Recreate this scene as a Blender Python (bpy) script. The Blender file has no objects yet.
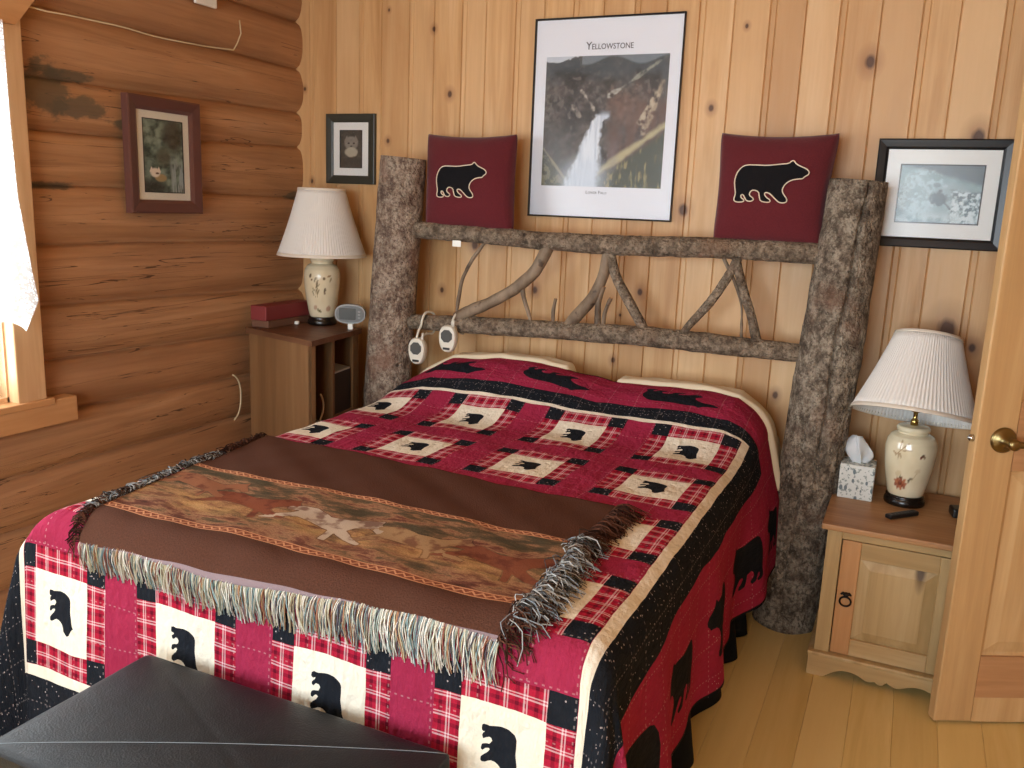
import bpy, bmesh, math, random
import numpy as np
from mathutils import Matrix, Vector
from mathutils.geometry import delaunay_2d_cdt
random.seed(7); rng = np.random.default_rng(7)
C = bpy.context.scene.collection
scene = bpy.context.scene
# ---------------- camera, world, lights, exposure ----------------
cam_d = bpy.data.cameras.new('camera'); cam = bpy.data.objects.new('camera', cam_d); C.objects.link(cam)
cam_d.sensor_width = 36; cam_d.lens = 869.94 / 1024 * 36; cam_d.clip_start = .02
cam.matrix_world = Matrix(((0.90714467, -0.11984107, 0.40339393, 2.577894), (0.4189586, 0.16716009, -0.89248596, -3.3),
                           (0.03952511, 0.97861924, 0.20184683, 1.5444), (0, 0, 0, 1)))
scene.camera = cam
scene.view_settings.view_transform = 'Standard'; scene.view_settings.look = 'None'
scene.view_settings.gamma = 1; scene.view_settings.use_curve_mapping = False
scene.view_settings.exposure = 0.47
w = bpy.data.worlds.new('daylight'); scene.world = w; w.use_nodes = True
w.node_tree.nodes['Background'].inputs[0].default_value = (.86, .95, 1, 1)
w.node_tree.nodes['Background'].inputs[1].default_value = 2.2
def area(name, loc, rot, sx, sy, power, col):
    l = bpy.data.lights.new(name, 'AREA'); l.shape = 'RECTANGLE'; l.size = sx; l.size_y = sy; l.energy = power; l.color = col
    o = bpy.data.objects.new(name, l); C.objects.link(o); o.location = loc; o.rotation_euler = rot; return o
PI = math.pi
FZ = .11                                   # floor level
area('daylight_left_window', (-.34, -2.6, 1.45), (0, -PI/2, 0), 1.3, 2.2, 68, (.86, .94, 1))
area('daylight_front_window', (1.75, -4.95, 1.45), (PI/2, 0, 0), 2.2, 1.5, 112, (.80, .91, 1))

# ---------------- small numeric helpers ----------------
def _h(i, j, k):
    n = (i*374761393 + j*668265263 + k*2147483647 + 1013904223) & 0xffffffff
    n = ((n ^ (n >> 13)) * 1274126177) & 0xffffffff
    return ((n ^ (n >> 16)) & 0xffff) / 65535.
def vnoise(x, y, z=0.):
    x, y, z = np.broadcast_arrays(np.asarray(x, float), np.asarray(y, float), np.asarray(z, float))
    xi, yi, zi = [np.floor(a).astype(np.int64) for a in (x, y, z)]
    fx, fy, fz = x-xi, y-yi, z-zi
    fx, fy, fz = [t*t*(3-2*t) for t in (fx, fy, fz)]
    r = 0
    for a in (0, 1):
        for b in (0, 1):
            for c in (0, 1):
                r = r + _h(xi+a, yi+b, zi+c)*(fx if a else 1-fx)*(fy if b else 1-fy)*(fz if c else 1-fz)
    return r
def fbm(x, y, z=0., o=4):
    r = 0; a = .5; s = 0
    for i in range(o):
        r = r + a*vnoise(np.asarray(x)*2**i+i*17.3, np.asarray(y)*2**i+i*9.1, np.asarray(z)*2**i); s += a; a *= .5
    return r/s
def sst(a, b, x):
    t = np.clip((x-a)/(b-a), 0, 1); return t*t*(3-2*t)
def sdf(px, py, poly):
    """signed distance to a polygon, negative inside"""
    P = np.asarray(poly, float); d = np.full(px.shape, 1e9); ins = np.zeros(px.shape, bool)
    n = len(P)
    for i in range(n):
        ax, ay = P[i]; bx, by = P[(i+1) % n]
        ex, ey = bx-ax, by-ay
        t = np.clip(((px-ax)*ex+(py-ay)*ey)/(ex*ex+ey*ey+1e-12), 0, 1)
        d = np.minimum(d, np.hypot(px-ax-t*ex, py-ay-t*ey))
        c = ((ay > py) != (by > py)) & (px < (bx-ax)*(py-ay)/((by-ay) if by != ay else 1e-12)+ax)
        ins ^= c
    return np.where(ins, -d, d)
def lin(c):
    if isinstance(c, str): c = [int(c[i:i+2], 16)/255 for i in (0, 2, 4)]
    return tuple(v/12.92 if v <= .04045 else ((v+.055)/1.055)**2.4 for v in c)
def chaikin(pts, it=2, closed=True):
    P = [tuple(p) for p in pts]
    for _ in range(it):
        q = []
        n = len(P)
        for i in range(n if closed else n-1):
            a, b = np.array(P[i]), np.array(P[(i+1) % n])
            q += [tuple(a*.75+b*.25), tuple(a*.25+b*.75)]
        if not closed: q = [P[0]] + q + [P[-1]]
        P = q
    return P
# walking bear outline facing right, unit length, y up
_b = [(262,197),(276,191),(300,191),(330,192),(362,187),(384,185),(390,177),(396,177),(402,186),(415,193),(430,199),(438,207),(437,215),(428,221),(424,227),(412,228),(397,232),(386,239),(378,250),(376,262),(382,272),(391,282),(392,290),(385,294),(372,293),(364,287),(354,278),(345,270),(335,267),(330,271),(336,280),(348,287),(348,293),(337,294),(322,291),(318,280),(315,266),(300,261),(292,266),(290,276),(301,283),(304,288),(296,293),(284,291),(279,283),(273,274),(267,276),(269,284),(278,288),(276,294),(262,295),(252,293),(248,287),(252,272),(248,255),(245,238),(249,216)]
BEAR = [((x-341.5)/193., -(y-236)/193.) for x, y in _b]
HORSE = [(-.58,.05),(-.45,.13),(-.33,.17),(-.1,.12),(.1,.16),(.22,.27),(.3,.31),(.33,.35),(.36,.28),(.5,.17),(.47,.12),(.36,.16),(.27,.07),(.25,-.02),(.4,-.08),(.53,-.11),(.52,-.15),(.35,-.15),(.2,-.11),(.26,-.26),(.2,-.28),(.12,-.11),(-.15,-.09),(-.3,-.1),(-.45,-.25),(-.57,-.3),(-.52,-.21),(-.42,-.07),(-.41,.02),(-.52,-.03)]

# ---------------- object helpers ----------------
def tag(o, label=None, cat=None, group=None, kind=None):
    if label: o['label'] = label
    if cat: o['category'] = cat
    if group: o['group'] = group
    if kind: o['kind'] = kind
    return o
def empty(name, loc, label=None, cat=None, group=None, kind=None, rz=0):
    o = bpy.data.objects.new(name, None); C.objects.link(o); o.location = loc; o.rotation_euler = (0, 0, rz)
    o.empty_display_size = .05
    return tag(o, label, cat, group, kind)
def wloc(o):
    v = Vector((0, 0, 0))
    while o is not None: v = v + Vector(o.location); o = o.parent
    return v
def link(name, me, mat, parent=None, world=False, label=None, smooth=None):
    o = bpy.data.objects.new(name, me); C.objects.link(o)
    if mat is not None:
        me.materials.clear(); me.materials.append(mat)
    if parent is not None:
        o.parent = parent
        if world: me.transform(Matrix.Translation(-wloc(parent)))
    if smooth is not None: me.polygons.foreach_set('use_smooth', [smooth]*len(me.polygons))
    if label: o['label'] = label
    return o
class MB:
    def __init__(s): s.v = []; s.f = []; s.s = []
    def add(s, vs, fs, smooth=False):
        b = len(s.v); s.v += [tuple(v) for v in vs]; s.f += [tuple(b+i for i in f) for f in fs]; s.s += [smooth]*len(fs); return s
    def box(s, x0, x1, y0, y1, z0, z1, bev=0.):
        if bev <= 0:
            vs = [(x, y, z) for x in (x0, x1) for y in (y0, y1) for z in (z0, z1)]
            return s.add(vs, [(0,1,3,2),(4,6,7,5),(0,4,5,1),(2,3,7,6),(0,2,6,4),(1,5,7,3)])
        bm = bmesh.new(); bmesh.ops.create_cube(bm, size=1)
        for v in bm.verts: v.co = Vector(((x0+x1)/2+v.co.x*(x1-x0), (y0+y1)/2+v.co.y*(y1-y0), (z0+z1)/2+v.co.z*(z1-z0)))
        bmesh.ops.bevel(bm, geom=bm.edges[:], offset=bev, segments=2, affect='EDGES', profile=.5, clamp_overlap=True)
        bm.verts.index_update()
        s.add([v.co[:] for v in bm.verts], [[v.index for v in f.verts] for f in bm.faces]); bm.free(); return s
    def prism(s, poly, h0, h1, axis='z'):
        """closed polygon extruded from h0 to h1 along axis; poly in the other two axes (x,y),(x,z),(y,z)"""
        n = len(poly)
        def mk(p, h): return {'z': (p[0], p[1], h), 'y': (p[0], h, p[1]), 'x': (h, p[0], p[1])}[axis]
        vs = [mk(p, h0) for p in poly]+[mk(p, h1) for p in poly]
        return s.add(vs, [tuple(range(n))[::-1], tuple(range(n, 2*n))]+[(i, (i+1) % n, n+(i+1) % n, n+i) for i in range(n)])
    def tube(s, pts, r, seg=8, caps=True, smooth=True, sx=1., closed=False):
        pts = [Vector(p) for p in pts]; n = len(pts); rs = r if hasattr(r, '__len__') else [r]*n
        ref = None; rings = []
        for i, p in enumerate(pts):
            if closed: t = pts[(i+1) % n]-pts[i-1]
            else: t = pts[min(i+1, n-1)]-pts[max(i-1, 0)]
            t.normalize()
            if ref is None: ref = t.orthogonal().normalized()
            ref = (ref-t*ref.dot(t)).normalized(); b = t.cross(ref)
            rings.append([p+(ref*math.cos(2*PI*k/seg)*sx+b*math.sin(2*PI*k/seg))*rs[i] for k in range(seg)])
        vs = [v for q in rings for v in q]
        fs = [(i*seg+k, i*seg+(k+1) % seg, ((i+1) % n)*seg+(k+1) % seg, ((i+1) % n)*seg+k) for i in range(n if closed else n-1) for k in range(seg)]
        if caps and not closed: fs += [tuple(range(seg))[::-1], tuple(range((n-1)*seg, n*seg))]
        return s.add(vs, fs, smooth)
    def lathe(s, prof, seg=32, cx=0, cy=0, smooth=True, wave=None):
        n = len(prof); vs = []
        for i, (r, z) in enumerate(prof):
            for k in range(seg):
                a = 2*PI*k/seg; rr = r+(wave(k, i) if wave else 0); vs.append((cx+rr*math.cos(a), cy+rr*math.sin(a), z))
        fs = [(i*seg+k, i*seg+(k+1) % seg, (i+1)*seg+(k+1) % seg, (i+1)*seg+k) for i in range(n-1) for k in range(seg)]
        if prof[0][0] > 1e-5 and not wave: pass
        return s.add(vs, fs, smooth)
    def build(s, name, mat, parent=None, world=False, label=None, fn=None):
        me = bpy.data.meshes.new(name); v = [fn(p) for p in s.v] if fn else s.v
        me.from_pydata(v, [], s.f); me.update()
        me.polygons.foreach_set('use_smooth', s.s)
        bm = bmesh.new(); bm.from_mesh(me); bmesh.ops.recalc_face_normals(bm, faces=bm.faces[:]); bm.to_mesh(me); bm.free()
        return link(name, me, mat, parent, world, label)
def grid_mesh(name, X, Y, Z, attrs=None, uv=None, colors=None, flip=False):
    """mesh from 2D arrays of coordinates, with optional float attributes, uv and colour"""
    ny, nx = X.shape; nv = nx*ny
    me = bpy.data.meshes.new(name)
    idx = np.arange(nv).reshape(ny, nx)
    q = np.stack([idx[:-1, :-1], idx[:-1, 1:], idx[1:, 1:], idx[1:, :-1]], -1).reshape(-1, 4)
    if flip: q = q[:, ::-1]
    me.vertices.add(nv); me.vertices.foreach_set('co', np.stack([X, Y, Z], -1).astype(np.float32).ravel())
    nf = len(q); me.loops.add(nf*4); me.loops.foreach_set('vertex_index', q.astype(np.int32).ravel())
    me.polygons.add(nf); me.polygons.foreach_set('loop_start', np.arange(0, nf*4, 4, dtype=np.int32))
    me.polygons.foreach_set('loop_total', np.full(nf, 4, dtype=np.int32))
    me.update(calc_edges=True); me.polygons.foreach_set('use_smooth', np.ones(nf, bool))
    for k, a in (attrs or {}).items():
        at = me.attributes.new(k, 'FLOAT', 'POINT'); at.data.foreach_set('value', a.astype(np.float32).ravel())
    if uv is not None:
        l = me.uv_layers.new(name='uv'); U = np.stack([uv[0].ravel()[q.ravel()], uv[1].ravel()[q.ravel()]], -1)
        l.data.foreach_set('uv', U.astype(np.float32).ravel())
    if colors is not None:
        at = me.color_attributes.new('col', 'FLOAT_COLOR', 'POINT')
        c = np.concatenate([colors.reshape(-1, 3), np.ones((nv, 1))], 1); at.data.foreach_set('color', c.astype(np.float32).ravel())
    return me
def copy_tree(o, parent=None):
    c = o.copy(); C.objects.link(c); c.parent = parent
    for ch in [x for x in C.objects if x.parent == o]: copy_tree(ch, c)
    return c

# ---------------- material helpers ----------------
class Mat:
    def __init__(s, name, rough=.6, spec=.5, base=None):
        s.m = bpy.data.materials.new(name); s.m.use_nodes = True; s.nt = s.m.node_tree
        s.b = s.nt.nodes['Principled BSDF']; s.b.inputs['Roughness'].default_value = rough; s.b.inputs['Specular IOR Level'].default_value = spec
        if base is not None: s.b.inputs['Base Color'].default_value = (*lin(base), 1)
    def n(s, t): return s.nt.nodes.new(t)
    def put(s, sock, v):
        if isinstance(v, bpy.types.NodeSocket): s.nt.links.new(v, sock)
        elif isinstance(v, str): sock.default_value = (*lin(v), 1)
        elif isinstance(v, tuple) and len(v) == 3 and sock.type == 'RGBA': sock.default_value = (*v, 1)
        else: sock.default_value = v
    def M(s, op, a, b=0., c=0.):
        x = s.n('ShaderNodeMath'); x.operation = op
        for i, v in enumerate((a, b, c)): s.put(x.inputs[i], v)
        return x.outputs[0]
    def lt(s, a, b): return s.M('LESS_THAN', a, b)
    def gt(s, a, b): return s.M('GREATER_THAN', a, b)
    def mul(s, a, b): return s.M('MULTIPLY', a, b)
    def coord(s, which='Object'): return s.n('ShaderNodeTexCoord').outputs[which]
    def attr(s, name, out='Fac'):
        x = s.n('ShaderNodeAttribute'); x.attribute_name = name; return x.outputs[out]
    def sep(s, v):
        x = s.n('ShaderNodeSeparateXYZ'); s.put(x.inputs[0], v); return x.outputs
    def comb(s, x, y, z):
        c = s.n('ShaderNodeCombineXYZ')
        for i, v in enumerate((x, y, z)): s.put(c.inputs[i], v)
        return c.outputs[0]
    def scale(s, v, k):
        x = s.n('ShaderNodeVectorMath'); x.operation = 'MULTIPLY'; s.put(x.inputs[0], v); s.put(x.inputs[1], k); return x.outputs[0]
    def add(s, v, k):
        x = s.n('ShaderNodeVectorMath'); x.operation = 'ADD'; s.put(x.inputs[0], v); s.put(x.inputs[1], k); return x.outputs[0]
    def noise(s, v, sc=1., det=4., rough=.55, dist=0., out=0):
        x = s.n('ShaderNodeTexNoise'); s.put(x.inputs['Vector'], v); x.inputs['Scale'].default_value = sc
        x.inputs['Detail'].default_value = det; x.inputs['Roughness'].default_value = rough; x.inputs['Distortion'].default_value = dist
        return x.outputs[out]
    def vor(s, v, sc, feat='F1', out='Distance', rnd=1.):
        x = s.n('ShaderNodeTexVoronoi'); x.feature = feat; s.put(x.inputs['Vector'], v); x.inputs['Scale'].default_value = sc
        x.inputs['Randomness'].default_value = rnd; return x.outputs[out]
    def mr(s, v, a, b, c=0., d=1.):
        x = s.n('ShaderNodeMapRange'); s.put(x.inputs[0], v)
        for i, k in enumerate((a, b, c, d)): x.inputs[i+1].default_value = k
        return x.outputs[0]
    def ramp(s, v, stops, interp='LINEAR'):
        x = s.n('ShaderNodeValToRGB'); x.color_ramp.interpolation = interp; e = x.color_ramp.elements
        while len(e) < len(stops): e.new(.5)
        for i, (p, c) in enumerate(stops):
            e[i].position = p; e[i].color = (*lin(c), 1)
        s.put(x.inputs[0], v); return x.outputs[0]
    def mix(s, f, a, b, mode='MIX'):
        x = s.n('ShaderNodeMix'); x.data_type = 'RGBA'; x.blend_type = mode; x.clamp_factor = True
        s.put(x.inputs[0], f); s.put(x.inputs[6], a); s.put(x.inputs[7], b); return x.outputs[2]
    def bump(s, h, strength=.3, dist=.01):
        x = s.n('ShaderNodeBump'); x.inputs['Strength'].default_value = strength; x.inputs['Distance'].default_value = dist
        s.put(x.inputs['Height'], h); s.nt.links.new(x.outputs[0], s.b.inputs['Normal'])
    def col(s, c): s.put(s.b.inputs['Base Color'], c); return s
    def set(s, k, v): s.put(s.b.inputs[k], v); return s

def wood(name, c_dark, c_mid, c_light, axis='z', rough=.45, knots=(), auto_knots=0., tone=True, contrast=1., spec=.4, offs=(0, 0, 0)):
    k = Mat(name, rough, spec); co = k.add(k.coord(), offs)
    st = {'x': (.9, 14., 14.), 'y': (14., .9, 14.), 'z': (14., 14., .9)}[axis]
    if tone:
        t = k.attr('tone'); sh = k.comb(k.mul(t, 37.), k.mul(t, 11.), k.mul(t, 23.))
        co2 = k.add(co, sh)
    else: co2 = co
    g1 = k.noise(k.scale(co2, st), .8, 5, .6, 1.2)
    g2 = k.noise(k.scale(co2, tuple(v*5 for v in st)), 1.2, 3, .6)
    g3 = k.noise(k.scale(co2, (1.7, 1.7, 1.7)), 1., 2, .5)
    base = k.ramp(g1, [(.25, c_dark), (.5, c_mid), (.75, c_light)])
    base = k.mix(k.mr(g2, .35, .7, 0., .28*contrast), base, c_dark)
    if tone: base = k.mix(k.mr(t, 0, 1, .1, .85), base, k.ramp(k.M('FRACT', k.mul(t, 7.31)), [(0, c_dark), (.25, c_light), (.5, c_mid), (.7, c_light), (1, c_dark)]))
    base = k.mix(k.mr(g3, .55, .8, 0., .35*contrast), base, c_dark)
    if auto_knots > 0:
        ax = {'x': (1.1, 5., 5.), 'y': (5., 1.1, 5.), 'z': (5., 5., 1.1)}[axis]
        d = k.vor(k.scale(co2, ax), auto_knots)
        base = k.mix(k.mr(d, .03, .075, .85, 0.), base, '3A2416')
    s_ = k.sep(co)
    for (kx, kz, r) in knots:
        a = 'xz' if axis == 'z' else 'yz'
        dx = k.M('SUBTRACT', s_[0] if a[0] == 'x' else s_[1], kx); dz = k.M('SUBTRACT', s_[2], kz)
        d = k.M('SQRT', k.M('ADD', k.mul(dx, dx), k.mul(k.mul(dz, dz), .55)))
        d = k.M('ADD', d, k.mul(k.M('SUBTRACT', g2, .5), r*.4))
        base = k.mix(k.mr(d, r, r*2.6, .45, 0.), base, '8A5A3A')
        base = k.mix(k.mr(d, r*.55, r*1.05, .9, 0.), base, '4A2C1C')
    k.col(base); k.bump(k.M('ADD', g1, g2), .12, .004); k.set('Roughness', k.mr(g2, .2, .8, rough-.06, rough+.12))
    return k.m
M = {}
WALLK = [(2.36,2.062,.02),(1.94,2.194,.007),(1.837,1.917,.011),(1.763,1.55,.02),(2.716,1.817,.024),(2.705,1.184,.034),(2.788,1.131,.013),(.89,1.372,.018),(.736,1.171,.011),(.452,2.322,.006),(.453,1.792,.009),(.752,1.981,.012),(.67,2.238,.009),(1.618,1.23,.012),(1.173,1.204,.013),(1.543,1.133,.006),(1.27,2.209,.007),(.049,1.613,.009),(2.164,.888,.012),(1.526,.95,.01),(.014,2.013,.008)]
M['wall_pine'] = wood('knotty_pine_wall', 'B2814E', 'D1A571', 'E1BC8D', 'z', .42, WALLK)
M['pine_plain'] = wood('pine_board', 'B2814E', 'D1A571', 'E1BC8D', 'z', .45, (), .8)
M['trim_pine'] = wood('window_trim_pine', 'BF9468', 'D2AA7E', 'DDB98E', 'z', .4, (), .9, tone=False)
M['trim_pine_h'] = wood('window_sill_pine', 'B5804F', 'C59262', 'D2A274', 'y', .4, (), .9, tone=False)
M['ceiling'] = wood('ceiling_pine', 'B9824E', 'D2A06A', 'E2BA86', 'y', .5)
M['floor'] = wood('floor_pine', 'C6A763', 'DCC07C', 'E8D092', 'y', .32, (), 1.0, contrast=.7)
M['door_pine'] = wood('door_pine', 'B08A5C', 'C8A270', 'D8B786', 'z', .38, (), .5, contrast=.8)
M['door_rail'] = wood('door_rail_pine', 'A0754E', 'B88A60', 'C89C72', 'x', .38, (), .5, tone=False)
M['night_pine'] = wood('waxed_pine', '9C8052', 'B89C6C', 'CAB084', 'z', .5, (), .8, tone=False, contrast=.7)
M['night_pine_h'] = wood('waxed_pine_rail', '9C8052', 'B89A6A', 'CAB084', 'x', .5, (), .8, tone=False, contrast=.7)
M['night_top'] = wood('waxed_pine_top', '946842', 'AE8256', 'BE9466', 'x', .42, (), .8, tone=False)
M['night_red'] = wood('waxed_pine_stile', 'A47448', 'BE8C5A', 'CD9E6C', 'z', .5, (), 0, tone=False)
M['laminate'] = wood('brown_wood_laminate', '6E4E30', '7E5B3A', '8B6845', 'z', .5, (), 0, tone=False, contrast=.5)
M['laminate_top'] = wood('brown_wood_laminate_top', '5A3A26', '6A4630', '785238', 'x', .45, (), 0, tone=False, contrast=.5)
# ---------------- room shell ----------------
YF = -4.7; XR = 3.5; ZC = 2.62
def struct(o): o['kind'] = 'structure'; return o
seams = [-.08,.042,.183,.305,.417,.553,.672,.802,.91,1.04,1.162,1.283,1.405,1.526,1.648,1.769,1.893,2.017,2.138,2.249,2.38,2.506,2.618,2.746,2.87,2.99,3.11,3.235,3.36,3.5]
def boards(name, seams, lo, hi, mat, place, bead=True, g=.0035, dep=.006):
    """flat boards with V grooves; place(a, depth, h) -> point; a across, h along"""
    vs = []; fs = []; tone = []
    for i in range(len(seams)-1):
        a, b = seams[i], seams[i+1]
        prof = [(a, dep), (a+g, 0)]
        if bead and i % 2: prof += [(a+.018, 0), (a+.021, dep*.55), (a+.024, 0)]
        prof += [(b-g, 0), (b, dep)]
        t = random.random()
        for (p, q) in zip(prof, prof[1:]):
            k = len(vs); vs += [place(p[0], p[1], lo), place(q[0], q[1], lo), place(q[0], q[1], hi), place(p[0], p[1], hi)]
            fs.append((k, k+1, k+2, k+3)); tone.append(t)
    me = bpy.data.meshes.new(name); me.from_pydata(vs, [], fs); me.update()
    at = me.attributes.new('tone', 'FLOAT', 'FACE'); at.data.foreach_set('value', tone)
    return link(name, me, mat)
struct(boards('wall_back', seams, FZ, ZC, M['wall_pine'], lambda a, d, h: (a, d, h)))
fl = [-.1+.131*i for i in range(29)]
# planks of the floor, aligned with the seams of the photograph
fl = [-.05] + [x for x in np.arange(.01, 3.6, .1185)] ; fl = [x for x in fl if x < 3.5] + [3.5]
off = (2.442-.01) % .1185
fl = [-.05] + [x for x in (np.arange(0, 40)*.1185+off+.01-.1185*0) if x < 3.49] + [3.5]
struct(boards('floor', fl, YF, 0.012, M['floor'], lambda a, d, h: (a, h, FZ-d*.35), bead=False, g=.0015))
struct(boards('ceiling', [-.1+.15*i for i in range(25)], YF, .012, M['ceiling'], lambda a, d, h: (a, h, ZC+d)))
struct(boards('wall_right', [YF+.1251*i for i in range(38)]+[.012], FZ, ZC, M['pine_plain'], lambda a, d, h: (XR+d, a, h)))
# front wall with an opening
W2 = (.75, 2.75, .85, 2.1)
def wall_front():
    vs = []; fs = []; tone = []
    xs = sorted([-.08+.1222*i for i in range(30) if -.08+.1222*i < XR]+[XR, W2[0], W2[1]])
    for a, b in zip(xs, xs[1:]):
        if b-a < 1e-4: continue
        rng_ = [(FZ, ZC)] if b <= W2[0]+1e-6 or a >= W2[1]-1e-6 else [(FZ, W2[2]), (W2[3], ZC)]
        t = random.random()
        for z0, z1 in rng_:
            k = len(vs); vs += [(a, YF, z0), (b, YF, z0), (b, YF, z1), (a, YF, z1)]; fs.append((k, k+1, k+2, k+3)); tone.append(t)
    me = bpy.data.meshes.new('wall_front'); me.from_pydata(vs, [], fs); me.update()
    at = me.attributes.new('tone', 'FLOAT', 'FACE'); at.data.foreach_set('value', tone)
    return link('wall_front', me, M['pine_plain'])
struct(wall_front())

# ---- log wall ----
k = Mat('log_wall', .42, .45); co = k.coord()
n1 = k.noise(k.scale(co, (6, .55, 9)), 1.6, 6, .6, .8); n2 = k.noise(k.scale(co, (20, 2.2, 55)), 1.2, 4, .6); n3 = k.noise(co, 1.5, 3, .5)
c = k.ramp(n1, [(.28, '906846'), (.45, 'AC7F57'), (.6, 'BE9066'), (.78, 'CCA279')])
c = k.mix(k.attr('tone'), c, k.mix(.5, c, 'A67450'))
c = k.mix(k.mr(n2, .45, .75, 0, .3), c, '6E4C36')
c = k.mix(k.mr(n3, .5, .75, 0, .4), c, '8A644A')
chk = k.noise(k.scale(co, (1, .42, 11)), 1.5, 3, .5, 1.5)
cr = k.mul(k.lt(k.M('ABSOLUTE', k.M('SUBTRACT', chk, .5)), .0045), k.gt(n1, .47))
c = k.mix(k.mul(cr, .75), c, '3A2417')
s_ = k.sep(co)
def blob(cy, cz, ry, rz):
    a = k.M('DIVIDE', k.M('SUBTRACT', s_[1], cy), ry); b = k.M('DIVIDE', k.M('SUBTRACT', s_[2], cz), rz)
    d = k.M('SQRT', k.M('ADD', k.mul(a, a), k.mul(b, b)))
    nn = k.noise(k.scale(co, (9, 9, 16)), 1.3, 5, .65)
    return k.mr(k.M('ADD', d, k.mul(k.M('SUBTRACT', nn, .5), 2.2)), .75, 1.05, .8, 0)
for bb in [(-1.30, 1.845, .10, .085), (-1.16, 1.80, .11, .04), (-.92, 1.765, .14, .018), (-1.33, 1.545, .16, .014), (-1.2, 1.9, .12, .018), (-.04, 1.54, .06, .02)]:
    c = k.mix(blob(*bb), c, '5B5343')
k.col(c); k.bump(k.M('ADD', k.mul(n2, .5), k.M('ADD', n1, k.mul(cr, -2.))), .35, .01); k.set('Roughness', k.mr(n2, .3, .7, .38, .52))
M['log'] = k.m
LS = [(2.80,2.80),(2.53,2.50),(2.302,2.30),(2.102,2.095),(1.92,1.885),(1.768,1.715),(1.54,1.548),(1.347,1.357),(1.122,1.150),(.936,.975),(.756,.790),(.575,.600),(.385,.415),(.20,.225),(.02,.03)][::-1]
WL = (-3.70, -1.50, .875, 2.03)     # y0, y1, z0, z1 of the window opening
def log_wall():
    ys = np.concatenate([np.arange(YF, WL[0], .08), np.arange(WL[0], WL[1], .06), np.arange(WL[1], .0, .025), [.012]])
    rows = 13; allq = []; vs = []; tone = []
    Zs = []; Xs = []; T = []
    for i in range(len(LS)-1):
        (a0, a1), (b0, b1) = LS[i], LS[i+1]
        ext = np.clip(-ys/1.35, 0, 1.2)
        za = a0+(a1-a0)*ext; zb = b0+(b1-b0)*ext
        za = za+.008*(vnoise(ys*2.1, i*7.7)-.5)*2; zb = zb+.008*(vnoise(ys*2.1, (i+1)*7.7)-.5)*2
        for j in range(rows):
            t = j/(rows-1); z = za+(zb-za)*t
            amp = .037+.012*(vnoise(ys*.8, i*3.3)-.5)
            x = -.035+amp*np.maximum(0, 1-np.abs(2*t-1)**2.6)**.62
            x = x+.005*(fbm(ys*5, z*9, i, 3)-.5)*min(1, 4*t, 4*(1-t))*2
            Zs.append(z); Xs.append(x); T.append(np.full(len(ys), _h(np.int64(i), np.int64(3), np.int64(9))))
    Z = np.array(Zs); X = np.array(Xs); T = np.array(T); Y = np.broadcast_to(ys, Z.shape)
    me = grid_mesh('wall_left', X, Y, Z, {'tone': T})
    bm = bmesh.new(); bm.from_mesh(me)
    kill = []
    for f in bm.faces:
        c = f.calc_center_median()
        if WL[0]-.01 < c.y < WL[1]+.01 and WL[2]-.02 < c.z < WL[3]+.02: kill.append(f)
        elif c.z < FZ-.05 or c.z > ZC+.03: kill.append(f)
    bmesh.ops.delete(bm, geom=kill, context='FACES'); bm.to_mesh(me); bm.free()
    return link('wall_left', me, M['log'])
struct(log_wall())

# ---- glass ----
k = Mat('window_glass', .02); nt = k.nt
tr = k.n('ShaderNodeBsdfTransparent'); gl = k.n('ShaderNodeBsdfGlossy'); gl.inputs['Roughness'].default_value = .03
ms = k.n('ShaderNodeMixShader'); lw = k.n('ShaderNodeLayerWeight'); lw.inputs[0].default_value = .5; fr = k.M('ADD', k.mul(k.M('POWER', lw.outputs['Facing'], 5.), .6), .045)
nt.links.new(fr, ms.inputs[0]); nt.links.new(tr.outputs[0], ms.inputs[1]); nt.links.new(gl.outputs[0], ms.inputs[2])
nt.links.new(ms.outputs[0], nt.nodes['Material Output'].inputs[0]); M['glass'] = k.m
k = Mat('picture_glass', .02); nt = k.nt
tr = k.n('ShaderNodeBsdfTransparent'); gl = k.n('ShaderNodeBsdfGlossy'); gl.inputs['Roughness'].default_value = .22
ms = k.n('ShaderNodeMixShader'); lw = k.n('ShaderNodeLayerWeight'); lw.inputs[0].default_value = .5; fr = k.M('ADD', k.mul(k.M('POWER', lw.outputs['Facing'], 5.), .6), .022)
nt.links.new(fr, ms.inputs[0]); nt.links.new(tr.outputs[0], ms.inputs[1]); nt.links.new(gl.outputs[0], ms.inputs[2])
nt.links.new(ms.outputs[0], nt.nodes['Material Output'].inputs[0]); M['pglass'] = k.m
# ---- window in the log wall ----
w1 = struct(empty('window_1', (0, -2.6, .86)))
y0, y1, z0, z1 = WL
def part(mb, name, mat, p, **kw): return mb.build(name, mat, p, world=True, **kw)
part(MB().box(.0, .05, y1+.0, y1+.10, z0-.015, z1+.015, .004), 'window_casing', M['trim_pine'], w1)
part(MB().box(.0, .05, y0-.10, y0, z0-.015, z1+.015, .004), 'window_casing', M['trim_pine'], w1)
part(MB().prism([(y0-.14, z1+.01), (y1+.07, z1-.02), (y1+.09, z1-.0), (y1+.155, z1+.08), (y1+.155, z1+.125), (y0-.19, z1+.125)], .0, .062, 'x'), 'window_header', M['trim_pine_h'], w1)
part(MB().box(-.02, .065, y0-.12, y1+.12, z0-.035, z0-.012, .004), 'window_sill', M['trim_pine_h'], w1)
part(MB().box(.0, .06, y0-.17, y1+.205, z0-.105, z0-.02, .004), 'window_apron', M['trim_pine_h'], w1)
mb = MB()
mb.box(-.07, .005, y1-.006, y1+.03, z0-.03, z1+.03); mb.box(-.07, .005, y0-.03, y0+.012, z0-.03, z1+.03)
mb.box(-.07, .005, y0, y1, z0-.035, z0+.004); mb.box(-.07, .005, y0, y1, z1-.004, z1+.03)
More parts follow.
